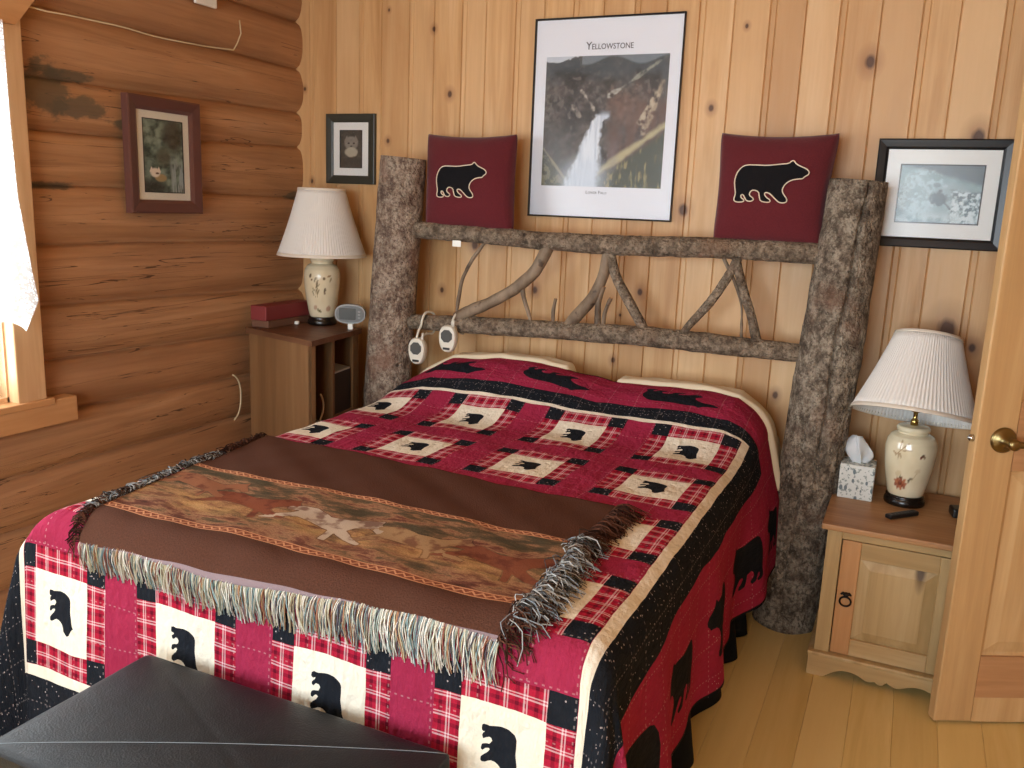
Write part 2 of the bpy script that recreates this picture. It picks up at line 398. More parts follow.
part(mb, 'window_jamb', M['trim_pine'], w1)
k = Mat('white_window_sash', .4, base='E8E8E2'); M['sash'] = k.m
mb = MB()
for a, b in ((y1-.035, y1-.006), (y0+.012, y0+.06), ((y0+y1)/2-.025, (y0+y1)/2+.025)): mb.box(-.065, -.035, a, b, z0+.004, z1-.004)
mb.box(-.065, -.035, y0+.012, y1-.012, z0+.004, z0+.045); mb.box(-.065, -.035, y0+.012, y1-.012, z1-.05, z1-.004)
part(mb, 'window_sash', M['sash'], w1)
part(MB().box(-.052, -.048, y0+.05, y1-.03, z0+.04, z1-.04), 'window_pane', M['glass'], w1)
# ---- window in the front wall, behind the camera ----
w2 = struct(empty('window_2', (1.75, YF, W2[2])))
a, b, c_, d_ = W2
for q in ((a-.1, a, c_-.1, d_+.1), (b, b+.1, c_-.1, d_+.1), (a, b, c_-.1, c_), (a, b, d_, d_+.1)):
    part(MB().box(q[0], q[1], YF-.02, YF+.03, q[2], q[3], .004), 'window_casing', M['trim_pine'], w2)
mb = MB()
for q in (a, (a+b)/2-.025, b-.05): mb.box(q, q+.05, YF-.08, YF-.04, c_, d_)
mb.box(a, b, YF-.08, YF-.04, c_, c_+.05); mb.box(a, b, YF-.08, YF-.04, d_-.05, d_)
part(mb, 'window_sash', M['sash'], w2)
part(MB().box(a, b, YF-.062, YF-.058, c_, d_), 'window_pane', M['glass'], w2)

# ---- lace curtain ----
k = Mat('white_lace', .8, .1, 'F4F4F0'); nt = k.nt
uv = k.coord('UV'); s_ = k.sep(uv)
vv = k.vor(k.scale(uv, (120, 120, 1)), 1., rnd=.6); hole = k.gt(vv, .5)
big = k.noise(k.scale(uv, (5, 5, 1)), 1.4, 2); solid = k.gt(big, .56)
al = k.M('MAXIMUM', k.M('SUBTRACT', 1., hole), solid); al = k.mr(al, 0, 1, .45, .98)
df = k.n('ShaderNodeBsdfDiffuse'); df.inputs[0].default_value = (.86, .87, .86, 1)
tl = k.n('ShaderNodeBsdfTranslucent'); tl.inputs[0].default_value = (.86, .87, .86, 1)
m1 = k.n('ShaderNodeMixShader'); m1.inputs[0].default_value = .5; nt.links.new(df.outputs[0], m1.inputs[1]); nt.links.new(tl.outputs[0], m1.inputs[2])
tr = k.n('ShaderNodeBsdfTransparent'); m2 = k.n('ShaderNodeMixShader'); nt.links.new(al, m2.inputs[0]); nt.links.new(tr.outputs[0], m2.inputs[1]); nt.links.new(m1.outputs[0], m2.inputs[2])
nt.links.new(m2.outputs[0], nt.nodes['Material Output'].inputs[0]); M['lace'] = k.m
ct = empty('lace_curtain', (.09, -2.1, 2.02), 'white lace curtain hanging over the bright window in the log wall', 'curtain')
U, V = np.meshgrid(np.linspace(0, 2.15, 200), np.linspace(0, 1, 60))
edge = np.interp(V, [0, .3, .55, .8, .9, 1], [0, .0, .006, .035, .05, .0])
Yc = y1+.005-U+edge*np.exp(-U/.08)
bot = 1.10+.10*np.clip(1-U/.10, 0, 1)*0+.035*np.abs(np.sin(U*PI/.13))
Zc = 2.01+(bot-2.01)*V
Xc = .095+.014*np.sin(U*46+.6)*(.4+.6*V)+.006*np.sin(U*19)
me = grid_mesh('lace', Xc, Yc, Zc, uv=(U, V*.9)); link('lace', me, M['lace'], ct, True)
k = Mat('curtain_rod_white', .4, base='E6E2D8'); M['rod'] = k.m
part(MB().tube([(.095, y1-.02, 2.0), (.095, y0-.02, 2.0)], .008).tube([(.05, y1-.02, 2.0), (.1, y1-.02, 2.0)], .006), 'curtain_rod', M['rod'], ct)

# ---- cords on the log wall ----
k = Mat('white_cord', .5, base='D9C9A4'); M['cord'] = k.m
p = [(.03, -1.36, 2.078)] + [(.03+.006*math.sin(t*20), -1.34+.87*t, 2.072+.023*t+.006*math.sin(t*7)) for t in np.linspace(.05, .97, 14)] + [(.028, -.465, 2.10), (.026, -.44, 2.13), (.028, -.42, 2.17), (.02, -.418, 2.22)]
tag(MB().tube(p, .0028, 6).build('cable', M['cord']), 'thin cream cable tacked along the logs above the framed waterfall picture', 'cable')
p = [(.032+.004*math.sin(3*t), -.555+.085*math.sin(t), .70+.105*math.cos(t)) for t in np.linspace(.35, 2.75, 16)]
tag(MB().tube(p, .0032, 6).build('cable', M['cord']), 'short curved white cable bowed out from the logs left of the brown cabinet', 'cable')
k = Mat('white_plastic', .4, base='E9E9E0'); M['white'] = k.m
mb = MB(); mb.box(.016, .03, -.66, -.55, 2.235, 2.29, .004); tag(mb.build('junction_cover', M['white']), 'small white plastic cover near the top of the log wall', 'cover')

# ---- pictures ----
def cm(name, rough=.5):
    k = Mat(name, rough); k.col(k.attr('col', 'Color')); return k.m
M['photo'] = cm('printed_photo', .45)
def paint(w, h, fn, step=.002):
    S, T = np.meshgrid(np.linspace(0, 1, int(w/step)), np.linspace(0, 1, int(h/step)))
    return S, T, fn(S, T)
def L3(a, b, f): return np.asarray(lin(a))*(1-f[..., None])+np.asarray(lin(b))*f[..., None]
def MX(c, b, f): return c*(1-f[..., None])+np.asarray(lin(b))*f[..., None]
def framed(name, label, origin, ux, w, h, bar, mat_w, frame_mat, mat_mat, fn, depth=.02, inner=None, step=.002, arch=None, bars=None):
    """origin = lower left corner on the wall, ux = direction along the wall, normal faces the room"""
    ux = Vector(ux); uz = Vector((0, 0, 1)); nrm = ux.cross(uz)
    o = Vector(origin); root = empty(name, o+ux*w/2, label, 'picture')
    f = lambda p: tuple(o+ux*p[0]+uz*p[1]+nrm*p[2]-(o+ux*w/2))
    mb = MB()
    # mitred moulding: four bars with a stepped profile
    prof = [(0, 0), (0, depth*.9), (bar*.12, depth), (bar*.35, depth*.93), (bar*.75, depth*.8), (bar, depth*.55), (bar, 0)]
    cs = [(0, 0), (w, 0), (w, h), (0, h)]; ins = [(1, 1), (-1, 1), (-1, -1), (1, -1)]
    for i in range(4):
        A, B = cs[i], cs[(i+1) % 4]; ia, ib = ins[i], ins[(i+1) % 4]
        vs = [(A[0]+ia[0]*q[0], A[1]+ia[1]*q[0], q[1]) for q in prof]+[(B[0]+ib[0]*q[0], B[1]+ib[1]*q[0], q[1]) for q in prof]
        n = len(prof); mb.add(vs, [(j, (j+1) % n, n+(j+1) % n, n+j) for j in range(n)])
    mb.build('frame', frame_mat, root, fn=f)
    a, b = bar, bar+mat_w[0]; c, d = bar, bar+mat_w[1]
    zz = depth*.35
    if mat_mat is not None:
        mb = MB()
        for q in ((a*.9, b, c*.9, h-c*.9), (w-b, w-a*.9, c*.9, h-c*.9), (b, w-b, c*.9, d+(mat_w[2] if len(mat_w) > 2 else 0)), (b, w-b, h-d, h-c*.9)):
            mb.box(q[0], q[1], q[2], q[3], zz-.003, zz+.0015)
        mb.build('mat_board', mat_mat, root, fn=f)
    pb = d+(mat_w[2] if len(mat_w) > 2 else 0)
    pw, ph = w-2*b, h-d-pb
    S, T, col = paint(pw, ph, fn, step)
    X, Y, Z = [np.empty_like(S) for _ in range(3)]
    P0 = o+ux*b+uz*pb+nrm*(zz-.001); X[:] = P0.x+S*pw*ux.x; Y[:] = P0.y+S*pw*ux.y; Z[:] = P0.z+T*ph
    link('print', grid_mesh('print', X, Y, Z, colors=col), M['photo'], root, True)
    if inner:
        mb = MB(); t = inner
        for q in ((b-t, b+.001, pb-t, pb+ph+t), (b+pw-.001, b+pw+t, pb-t, pb+ph+t), (b, b+pw, pb-t, pb+.001), (b, b+pw, pb+ph-.001, pb+ph+t)): mb.box(q[0], q[1], q[2], q[3], zz, zz+.0022)
        mb.build('mat_bevel', M['black_edge'], root, fn=f)
    MB().box(bar*.9, w-bar*.9, bar*.9, h-bar*.9, zz+.0035, zz+.005).build('glass', M['pglass'], root, fn=f)
    return root, f
M['black_edge'] = Mat('black_print_border', .5, base='17181A').m
M['black_frame'] = Mat('black_frame', .32, base='15181B').m
M['dark_frame'] = Mat('dark_olive_frame', .45, base='35352B').m
M['brown_frame'] = Mat('mahogany_frame', .4, base='5E3A33').m
M['mat_white'] = Mat('white_mat_board', .7, base='E8EAE6').m
M['mat_cream'] = Mat('cream_mat_board', .7, base='DEDBCC').m
M['poster_paper'] = Mat('poster_paper', .5, base='E4E9F2').m

def waterfall(S, T):
    n = np.clip((fbm(S*9, T*9, 0, 5)-.5)*2.2+.5, 0, 1); n2 = np.clip((fbm(S*34, T*30, 3, 3)-.5)*2.4+.5, 0, 1); nv = fbm(S*28, T*5, 5, 4)
    c = L3('1E2024', '55504C', n); c = MX(c, '6A665F', np.clip((n2-.72)*2.5, 0, .6)); c = MX(c, '121416', np.clip((.3-n2)*2, 0, .7))
    c = MX(c, '3A4A52', sst(.78, .9, T+.1*(n-.5))*.7)                                   # dark forest rim
    c = MX(c, '3B352F', sst(.62, .3, T)*sst(.45, .1, S)*.6)
    c = MX(c, '5B4136', np.clip(sst(.5, .6, S)*sst(.72, .6, T)*sst(.12, .2, T)*nv*1.5, 0, 1))
    c = MX(c, '7A5E50', sst(.16, .0, np.hypot((S-.70)/1.1, (T-.62)/1.1)-.04+.12*(n-.5))*(.25+.6*n2))
    # pale crag lines
    def streak(x0, y0, x1, y1, wd, colr, st=1.):
        nonlocal c
        dx, dy = x1-x0, y1-y0; t = np.clip(((S-x0)*dx+(T-y0)*dy)/(dx*dx+dy*dy), 0, 1)
        d = np.hypot(S-x0-t*dx, T-y0-t*dy)+.02*(n-.5)
        c = MX(c, colr, np.clip(sst(wd, wd*.3, d)*(n2*1.3)*st, 0, 1))
    streak(.54, .70, .66, .77, .022, 'A7A59A'); streak(.66, .77, .98, .98, .016, '8C8F83', .8)
    streak(.31, .74, .42, .6, .02, 'A59C90'); streak(.25, .62, .3, .55, .02, '8C8378')
    streak(.97, .8, .83, .42, .03, 'A0907A'); streak(.92, .7, .8, .5, .03, 'B9AA90')
    # right ridge, pale yellow, forest beneath
    ridge = T-(.02+.42*(S-.38)/.6)
    c = MX(c, '3B4230', sst(.0, -.06, ridge)*(S > .36)); c = MX(c, '8A7F52', np.clip(sst(.0, -.06, ridge)*(S > .4)*sst(.55, .75, fbm(S*45, T*12, 8, 3)), 0, 1))
    c = MX(c, 'B7AD84', np.clip(sst(.045, .0, np.abs(ridge-.02)+.03*(n-.5))*(S > .4)*.9, 0, 1))
    # lower left slope
    sl = T-(.3-1.2*S)
    c = MX(c, '3E3F2E', sst(0, -.05, sl)); c = MX(c, '9C9376', np.clip(sst(.02, 0, np.abs(sl)+.02*(n-.5))*1., 0, 1)*(T < .3)*.8)
    c = MX(c, '8C8468', np.clip(sst(0, -.05, sl)*sst(.6, .75, n2), 0, 1)*.6)
    # the fall
    cx = np.interp(T, [.0, .15, .35, .5, .545], [.33, .37, .41, .45, .49]); hw = np.interp(T, [0, .15, .35, .5, .55], [.15, .12, .075, .045, .06])
    e = sst(1.15, .7, np.abs(S-cx)/hw+.25*(n2-.5))*sst(.57, .54, T)
    c = c*(1-e[..., None])+L3('8FA3B8', 'DCE6F0', np.clip(fbm(S*60, T*6, 2, 3)*1.5, 0, 1))*e[..., None]
    mist = sst(.24, .0, np.hypot((S-.36)/1.2, T-.06))
    c = MX(c, 'CBD9E8', mist*.85)
    c = MX(c, 'B9C6D4', sst(.05, .0, np.abs(T-.55+.15*(S-.5)*0)+.0)*sst(.45, .5, S)*sst(.57, .53, S)*.6)
    c = MX(c, '8F8A8C', sst(.07, .0, np.abs(S-.6))*sst(.45, .1, T)*sst(.08, .2, T)*.45)
    c = MX(c, 'C3CEDA', sst(.0, .012, T-(.945+.25*np.abs(S-.08)+.012*(n2-.5)))*(S < .35)*.95)
    c = MX(c, '8C9AA6', sst(.0, .02, T-(.955+.03*np.sin(S*14)))*(S > .3)*.5)
    return c
root, f = framed('poster', 'large white waterfall poster with a printed title in a thin black frame', (1.130, -.001, 1.503), (1, 0, 0), .592, .749, .0065, (.048, .05), M['black_frame'], None, waterfall, depth=.014)
root['label'] = 'large white waterfall poster with a printed title, hanging above the log headboard'
for o in list(root.children):
    if o.name.startswith('print'): pr = o
# the photograph sits on white poster paper: rebuild the print area smaller, add the sheet
bpy.data.objects.remove(pr)
MB().box(.006, .586, .006, .743, .002, .004).build('poster_sheet', M['poster_paper'], root, fn=f)
px0, px1, pz0, pz1 = .052, .542, .122, .608
S, T, col = paint(px1-px0, pz1-pz0, waterfall, .0022)
link('print', grid_mesh('print', 1.130+px0+S*(px1-px0), np.full(S.shape, -.001-.0052), 1.503+pz0+T*(pz1-pz0), colors=col), M['photo'], root, True)
def text(body, size, loc, rot, mat, parent, name='lettering', align='CENTER', sx=1.):
    cu = bpy.data.curves.new(name, 'FONT'); cu.body = body; cu.size = size; cu.align_x = align; cu.extrude = .0003; cu.resolution_u = 3
    o = bpy.data.objects.new(name, cu); C.objects.link(o); dg = bpy.context.evaluated_depsgraph_get(); dg.update()
    me = bpy.data.meshes.new_from_object(o.evaluated_get(dg)); bpy.data.objects.remove(o)
    me.transform(Matrix.Translation(Vector(loc)) @ Matrix.Rotation(rot[2], 4, 'Z') @ Matrix.Rotation(rot[0], 4, 'X') @ Matrix.Diagonal((sx, 1, 1, 1)))
    return link(name, me, mat, parent, True)
ink = Mat('poster_ink', .6, base='3A3F48').m
text('Y', .040, (1.342, -.0065, 2.134), (PI/2, 0, 0), ink, root, align='LEFT')
text('ELLOWSTONE', .029, (1.365, -.0065, 2.134), (PI/2, 0, 0), ink, root, align='LEFT', sx=.88)
text('L', .017, (1.372, -.0065, 1.598), (PI/2, 0, 0), ink, root, align='LEFT')
text('OWER', .0125, (1.3815, -.0065, 1.598), (PI/2, 0, 0), ink, root, align='LEFT')
text('F', .017, (1.424, -.0065, 1.598), (PI/2, 0, 0), ink, root, align='LEFT')
text('ALLS', .0125, (1.4325, -.0065, 1.598), (PI/2, 0, 0), ink, root, align='LEFT')

def grizzly(S, T):
    n = fbm(S*8, T*6, 1, 5); n2 = fbm(S*28, T*20, 2, 3)
    c = L3('5D7E86', 'A9C4CA', n)
    c = MX(c, '59636A', sst(.0, .12, T-(.95-.35*S))*.8)
    bk = np.hypot((S-.28)/.34, (T-.52)/.42); c = MX(c, 'B9D3DA', sst(1.05, .8, bk+.25*(n-.5))*(.15+.7*sst(.35,.65,n2)))
    hd = np.hypot((S-.66)/.22, (T-.5)/.22); c = MX(c, '9DB4BA', sst(1.1, .8, hd+.3*(n2-.5))*.7)
    c = MX(c, '3C4A52', sst(1., .6, np.hypot((S-.5)/.13, (T-.42)/.14)+.5*(n2-.5))*.85)
    c = MX(c, '3C4A52', sst(.03, .01, np.abs((T-.32)+1.4*(S-.6)))*(S > .56)*(S < .68)*.7)
    rk = sst(0, .06, (.62-.05*np.sin(S*9))-T)*sst(.6, .7, S); c = MX(c, 'D3E2E6', rk*sst(.45, .6, n2)); c = MX(c, '4B5960', rk*sst(.5, .35, n2)*.7)
    c = MX(c, 'C4D8DC', sst(.25, .05, T)*sst(.4, .65, n)*.8)
    for hx, hy, hr, cc in ((.46, .66, .05, '6A7F88'), (.56, .64, .035, 'BCD0D6'), (.51, .56, .03, '2E3940')):
        c = MX(c, cc, sst(1.1, .7, np.hypot(S-hx, T-hy)/hr)*.7)
    return c
framed('framed_picture', 'wide black-framed pale bear picture with white mat, beside the right bedpost', (2.420, -.001, 1.456), (1, 0, 0), .408, .356, .034, (.045, .05), M['black_frame'], M['mat_white'], grizzly, depth=.022, inner=.003)
def cat(S, T):
    n = fbm(S*10, T*16, 4, 4); c = L3('3A3730', '5B574D', n)
    c = MX(c, '8F8A80', sst(1.1, .8, np.hypot((S-.5)/.32, (T-.66)/.19))*(.6+.5*n))
    for s in (-1, 1):
        tri = np.maximum(np.abs(S-.5-s*.2)/.12, 0)+np.clip((T-.72)/.16, 0, 2); c = MX(c, '857F75', sst(1.05, .85, tri)*(T > .7))
        c = MX(c, '1E1C18', sst(1.1, .7, np.hypot((S-.5-s*.12)/.055, (T-.66)/.025)))
    c = MX(c, 'B7B09C', sst(1.1, .8, np.hypot((S-.5)/.3, (T-.42)/.14)+.2*(n-.5))*.9)
    c = MX(c, '2A2824', sst(1.1, .7, np.hypot((S-.5)/.06, (T-.58)/.02))); c = MX(c, '4A453C', sst(.3, .2, T)*.6)
    return c
framed('framed_picture', 'small dark-framed picture of a grey cat, left of the left bedpost', (.140, -.001, 1.606), (1, 0, 0), .255, .298, .036, (.034, .034), M['dark_frame'], M['mat_white'], cat, depth=.018, inner=.002)
def fox(S, T):
    n = fbm(S*8, T*14, 6, 5); nv = fbm(S*30, T*5, 7, 3); n = np.clip((n-.5)*2.2+.5, 0, 1); c = L3('34453C', '869A8C', n)
    c = MX(c, '4F4A38', sst(.5, .2, np.hypot((S-.5)/.5, (T-.5)/.35))*.7); c = MX(c, '2C2A22', sst(.35, .15, np.hypot((S-.75), T-.82))*.8)
    c = MX(c, '9AA7A8', sst(.62, .75, S)*sst(.6, .3, T)*sst(.45, .65, nv)); c = MX(c, '1E211C', sst(.28, .1, T)*sst(.6, .4, S)*.8)
    c = MX(c, 'A48E63', sst(1.1, .7, np.hypot((S-.42)/.16, (T-.2)/.06)))
    c = MX(c, 'E4DACA', sst(1.1, .7, np.hypot((S-.28)/.13, (T-.27)/.07)))
    for s in (-1, 1): c = MX(c, 'E4DACA', sst(1.05, .8, np.abs(S-.28-s*.09)/.05+np.clip((T-.29)/.07, 0, 3))*(T > .27))
    c = MX(c, '5A3A22', sst(1.1, .7, np.hypot((S-.33)/.05, (T-.26)/.015)))
    return c
framed('framed_picture', 'mahogany-framed picture of a fox by a waterfall, hanging on the log wall', (.022, -1.020, 1.462), (0, 1, 0), .342, .408, .048, (.030, .028), M['brown_frame'], M['mat_cream'], fox, depth=.03, inner=.002)
# ---------------- bark ----------------
def bark(name, lichen=.5, dark='4E443A', mid='7E7162', light='A89C8A', red='7E5C4A'):
    k = Mat(name, .85, .2); co = k.coord()
    n1 = k.noise(k.scale(co, (1, 1, .7)), 26, 6, .7); n2 = k.noise(co, 75, 4, .65); vo = k.vor(k.add(co, k.scale(k.noise(co, 30, 2, .5, out=1), (.03, .03, .03))), 105)
    c = k.ramp(n1, [(.36, dark), (.48, mid), (.6, light)])
    c = k.mix(k.mr(n2, .48, .62, 0, .8), c, dark)
    c = k.mix(k.mul(k.mul(k.lt(vo, .36), k.gt(k.noise(co, 24, 3), .47)), k.mr(n1, .35, .6, lichen*.4, lichen)), c, 'A9A28F')
    c = k.mix(k.mr(k.noise(co, 5, 3), .55, .7, 0, .5), c, red)
    c = k.mix(k.mr(k.noise(k.add(co, (3, 1, 2)), 14, 2), .68, .74, 0, .7), c, '241D18')
    k.col(c); k.bump(k.M('ADD', k.M('ADD', n1, n2), k.mul(vo, -.6)), .9, .012)
    return k.m
M['bark'] = bark('pine_bark_grey')
M['bark_red'] = bark('pine_bark_reddish', .55, '5E4B42', '93806F', 'B5A593', '946C5A')
M['bark_rail'] = bark('thin_rail_bark', .15, '54483C', '7E6F5E', '9C8C78', '7E5E48')
k = Mat('peeled_branch', .6, .3); co = k.coord(); n1 = k.noise(k.scale(co, (1, 1, .5)), 14, 5, .6)
c = k.ramp(n1, [(.3, '4B3D30'), (.5, '7B6A57'), (.72, '9A8872')]); c = k.mix(k.mr(k.noise(co, 22, 3), .6, .68, 0, .7), c, '3A2C22'); k.col(c); k.bump(n1, .5, .006); M['branch'] = k.m
M['cut_wood'] = Mat('cut_wood', .7, base='C99B66').m
def log_tube(name, path, radii, mat, parent, nseg=48, step=.02, amp=.006, freq=14, crack=None, seed=0., bumps=(), ell=1.):
    """a bark covered log along a path, in world coordinates, with irregular surface and capped ends"""
    P = np.array(path, float); seg = np.r_[0, np.cumsum(np.linalg.norm(np.diff(P, axis=0), axis=1))]
    n = max(6, int(seg[-1]/step)); t = np.linspace(0, seg[-1], n)
    sm = lambda col: np.interp(t, seg, col)
    Q = np.stack([sm(P[:, i]) for i in range(3)], 1)
    for _ in range(6 if len(P) > 2 else 0): Q[1:-1] = (Q[:-2]+Q[1:-1]*2+Q[2:])/4
    R = sm(np.array(radii, float))
    T = np.gradient(Q, axis=0); T /= np.linalg.norm(T, axis=1)[:, None]
    ref = np.array([0, -1, 0.]) if abs(T[0][1]) < .8 else np.array([0, 0, 1.])
    A = ref[None]-T*(T@ref)[:, None]; A /= np.linalg.norm(A, axis=1)[:, None]; B = np.cross(T, A)
    th = np.linspace(0, 2*PI, nseg, endpoint=False)
    TT, HH = np.meshgrid(t, th, indexing='ij')
    dirx = A[:, None, :]*np.cos(th)[None, :, None]+B[:, None, :]*np.sin(th)[None, :, None]
    base = Q[:, None, :]+dirx*R[:, None, None]
    nz = fbm(base[..., 0]*freq+seed, base[..., 1]*freq, base[..., 2]*freq, 4)-.5
    nz2 = fbm(base[..., 0]*freq*4, base[..., 1]*freq*4+seed, base[..., 2]*freq*3, 3)-.5
    rr = R[:, None]+nz*amp*2+nz2*amp*1.3
    if crack:
        for (a0, w_, d_, t0, t1) in crack:
            aa = a0+.10*np.sin(TT*5)+.05*np.sin(TT*17); dl = np.angle(np.exp(1j*(HH-aa)))
            rr = rr-d_*np.exp(-(dl/w_)**2)*sst(t0, t0+.08, TT)*sst(t1, t1-.08, TT)
    for (tb, ab, wb, hb) in bumps:
        dl = np.angle(np.exp(1j*(HH-ab))); rr = rr+hb*np.exp(-((TT-tb)/wb)**2-(dl/(wb/R.mean()))**2)
    V = Q[:, None, :]+dirx*rr[..., None]
    vs = V.reshape(-1, 3).tolist(); fs = []
    for i in range(n-1):
        for k_ in range(nseg): fs.append((i*nseg+k_, i*nseg+(k_+1) % nseg, (i+1)*nseg+(k_+1) % nseg, (i+1)*nseg+k_))
    vs += [(Q[0]-T[0]*.003).tolist(), (Q[-1]+T[-1]*.003).tolist()]; a, b = len(vs)-2, len(vs)-1
    caps = []
    for k_ in range(nseg): caps += [(a, (k_+1) % nseg, k_), (b, (n-1)*nseg+k_, (n-1)*nseg+(k_+1) % nseg)]
    me = bpy.data.meshes.new(name); me.from_pydata(vs, [], fs+caps); me.update()
    o = link(name, me, mat, parent, True); me.materials.append(M['cut_wood'])
    me.polygons.foreach_set('use_smooth', [True]*len(fs)+[False]*len(caps)); me.polygons.foreach_set('material_index', [0]*len(fs)+[1]*len(caps))
    return o
hb = empty('log_headboard', (1.48, -.21, FZ), 'rustic log headboard of two thick bark posts with branches between two rails', 'headboard')
L = log_tube('post', [(.569, -.215, FZ), (.60, -.212, .74), (.622, -.21, 1.14), (.660, -.205, 1.712)], [.102, .098, .096, .092], M['bark_red'], hb, 90, .012, .0035, 12, seed=3)
L['label'] = 'thick reddish bark post at the left end'
Rp = log_tube('post', [(2.302, -.215, FZ), (2.325, -.213, .55), (2.354, -.21, 1.10), (2.382, -.205, 1.665)], [.112, .103, .102, .089], M['bark'], hb, 96, .012, .0045, 11,
              crack=[(.33, .05, .022, .55, 1.6), (-.25, .05, .012, .0, .9), (1.1, .05, .008, .2, 1.)], seed=11)
Rp['label'] = 'thick grey bark post with a long split at the right end'
ry = -.21
log_tube('rail', [(.72, ry, 1.43), (1.0, ry, 1.425), (1.27, ry, 1.415), (1.59, ry, 1.413), (1.885, ry, 1.424), (2.31, ry, 1.425)], [.034, .034, .033, .037, .036, .035], M['bark_rail'], hb, 28, .012, .003, 18, seed=5, bumps=((.55, .3, .03, .006), (.9, -.5, .025, .006), (1.25, .2, .03, .006)))
log_tube('rail', [(.69, ry, 1.052), (1.0, ry, 1.066), (1.31, ry, 1.077), (1.69, ry, 1.09), (2.0, ry, 1.087), (2.28, ry, 1.085)], [.03, .035, .034, .037, .036, .031], M['bark_rail'], hb, 28, .012, .003, 18, seed=8, bumps=((.4, .6, .03, .007), (1.0, -.1, .03, .006)))
def br(pts, rad, seed, y=ry, mat='branch', dy=0.):
    pp = [(p[0], y+dy*i/(len(pts)-1), p[1]) for i, p in enumerate(pts)]
    return log_tube('branch', pp, rad, M[mat], hb, 16, .012, .0022, 26, seed=seed)
br([(1.315,1.405),(1.304,1.381),(1.262,1.297),(1.178,1.222),(1.072,1.160),(.961,1.110),(.93,1.085)], [.024,.024,.024,.023,.022,.026,.028], 1)
br([(1.206,1.246),(1.214,1.195),(1.247,1.116),(1.255,1.09)], [.011,.009,.007,.007], 2)
br([(1.053,1.41),(.985,1.325),(.943,1.245),(.924,1.127),(.922,1.09)], [.007,.007,.007,.007,.007], 3)
br([(1.546,1.40),(1.538,1.302),(1.503,1.215),(1.425,1.125),(1.40,1.09)], [.019,.020,.023,.024,.02], 4)
br([(1.535,1.26),(1.52,1.20),(1.525,1.10)], [.013,.011,.013], 5)
br([(1.60,1.19),(1.57,1.22),(1.545,1.16),(1.548,1.09)][1:], [.007,.007,.008], 6)
br([(1.553,1.40),(1.58,1.305),(1.636,1.217),(1.70,1.123),(1.715,1.095)], [.018,.018,.019,.018,.017], 7, mat='bark_rail')
br([(2.030,1.415),(1.995,1.334),(1.945,1.242),(1.857,1.130),(1.84,1.10)], [.015,.016,.016,.014,.013], 8, mat='bark_rail')
br([(2.008,1.41),(2.047,1.286),(2.087,1.191),(2.113,1.100)], [.015,.017,.016,.018], 9, mat='bark_rail')
br([(1.962,1.40),(2.018,1.301),(2.045,1.233),(2.055,1.10)], [.007,.006,.005,.004], 10, y=ry+.02)
br([(1.350,1.20),(1.341,1.165),(1.343,1.10)], [.006,.006,.008], 12)
for (x, z, s) in ((1.11,1.075,0),(1.14,1.072,1),(1.79,1.095,2),(1.545,1.405,3),(2.018,1.412,4)):
    pass

# ---------------- bed ----------------
bf = empty('bed', (1.475, -1.1, FZ), 'low wooden bed standing under the mattress, hidden by the black skirt', 'bed')
k = Mat('frame_wood', .6, base='4A3A2C'); M['frame_wood'] = k.m
for x in (.80, 2.11): part(MB().box(x, x+.04, -1.92, -.28, .30, .44, .004), 'side_rail', M['frame_wood'], bf)
part(MB().box(.84, 2.11, -1.92, -1.88, .30, .44, .004), 'foot_rail', M['frame_wood'], bf)
for x in (.82, 2.07):
    for y in (-1.9, -.4): part(MB().box(x, x+.05, y, y+.05, FZ, .31, .004), 'leg', M['frame_wood'], bf)
part(MB().box(.84, 2.11, -1.88, -.28, .40, .44), 'slat_base', M['frame_wood'], bf)
k = Mat('mattress_ticking', .8, .1, 'D8D0BC'); M['ticking'] = k.m
tag(MB().box(.79, 2.16, -1.965, -.24, .445, .772, .04).build('mattress', M['ticking']), 'cream mattress lying under the red bear quilt', 'mattress')
# gathered black skirt
k = Mat('black_skirt_fabric', .9, .1); co = k.coord(); k.col(k.mix(k.noise(co, 60, 3), '12161C', '1D232B')); M['skirt'] = k.m
path = [(2.145, -.36)]+[(2.145, y) for y in np.arange(-.38, -1.95, -.012)]+[(x, -1.955) for x in np.arange(2.14, .80, -.012)]+[(.80, y) for y in np.arange(-1.95, -.36, .012)]
PX = np.array(path); s = np.r_[0, np.cumsum(np.hypot(*np.diff(PX, axis=0).T))]
d = np.gradient(PX, axis=0); nn = np.stack([-d[:, 1], d[:, 0]], 1)/np.hypot(*d.T)[:, None]
cen = np.array([1.475, -1.2]); sg = np.sign(((PX-cen)*nn).sum(1)); nn *= sg[:, None]
V = np.linspace(0, 1, 9)[:, None]
wv = (.008+.022*V)*np.sin(s*26+2*np.sin(s*5))[None]+.03*V
X = PX[:, 0][None]+nn[:, 0][None]*wv; Y = PX[:, 1][None]+nn[:, 1][None]*wv; Z = .43+(FZ+.006-.43)*V+np.zeros_like(X)
sk = link('bed_skirt', grid_mesh('bed_skirt', X, Y, Z), M['skirt']); tag(sk, 'gathered black bed skirt hanging from the bed down to the floor', 'bed skirt')
sd = sk.modifiers.new('thickness', 'SOLIDIFY'); sd.thickness = .003

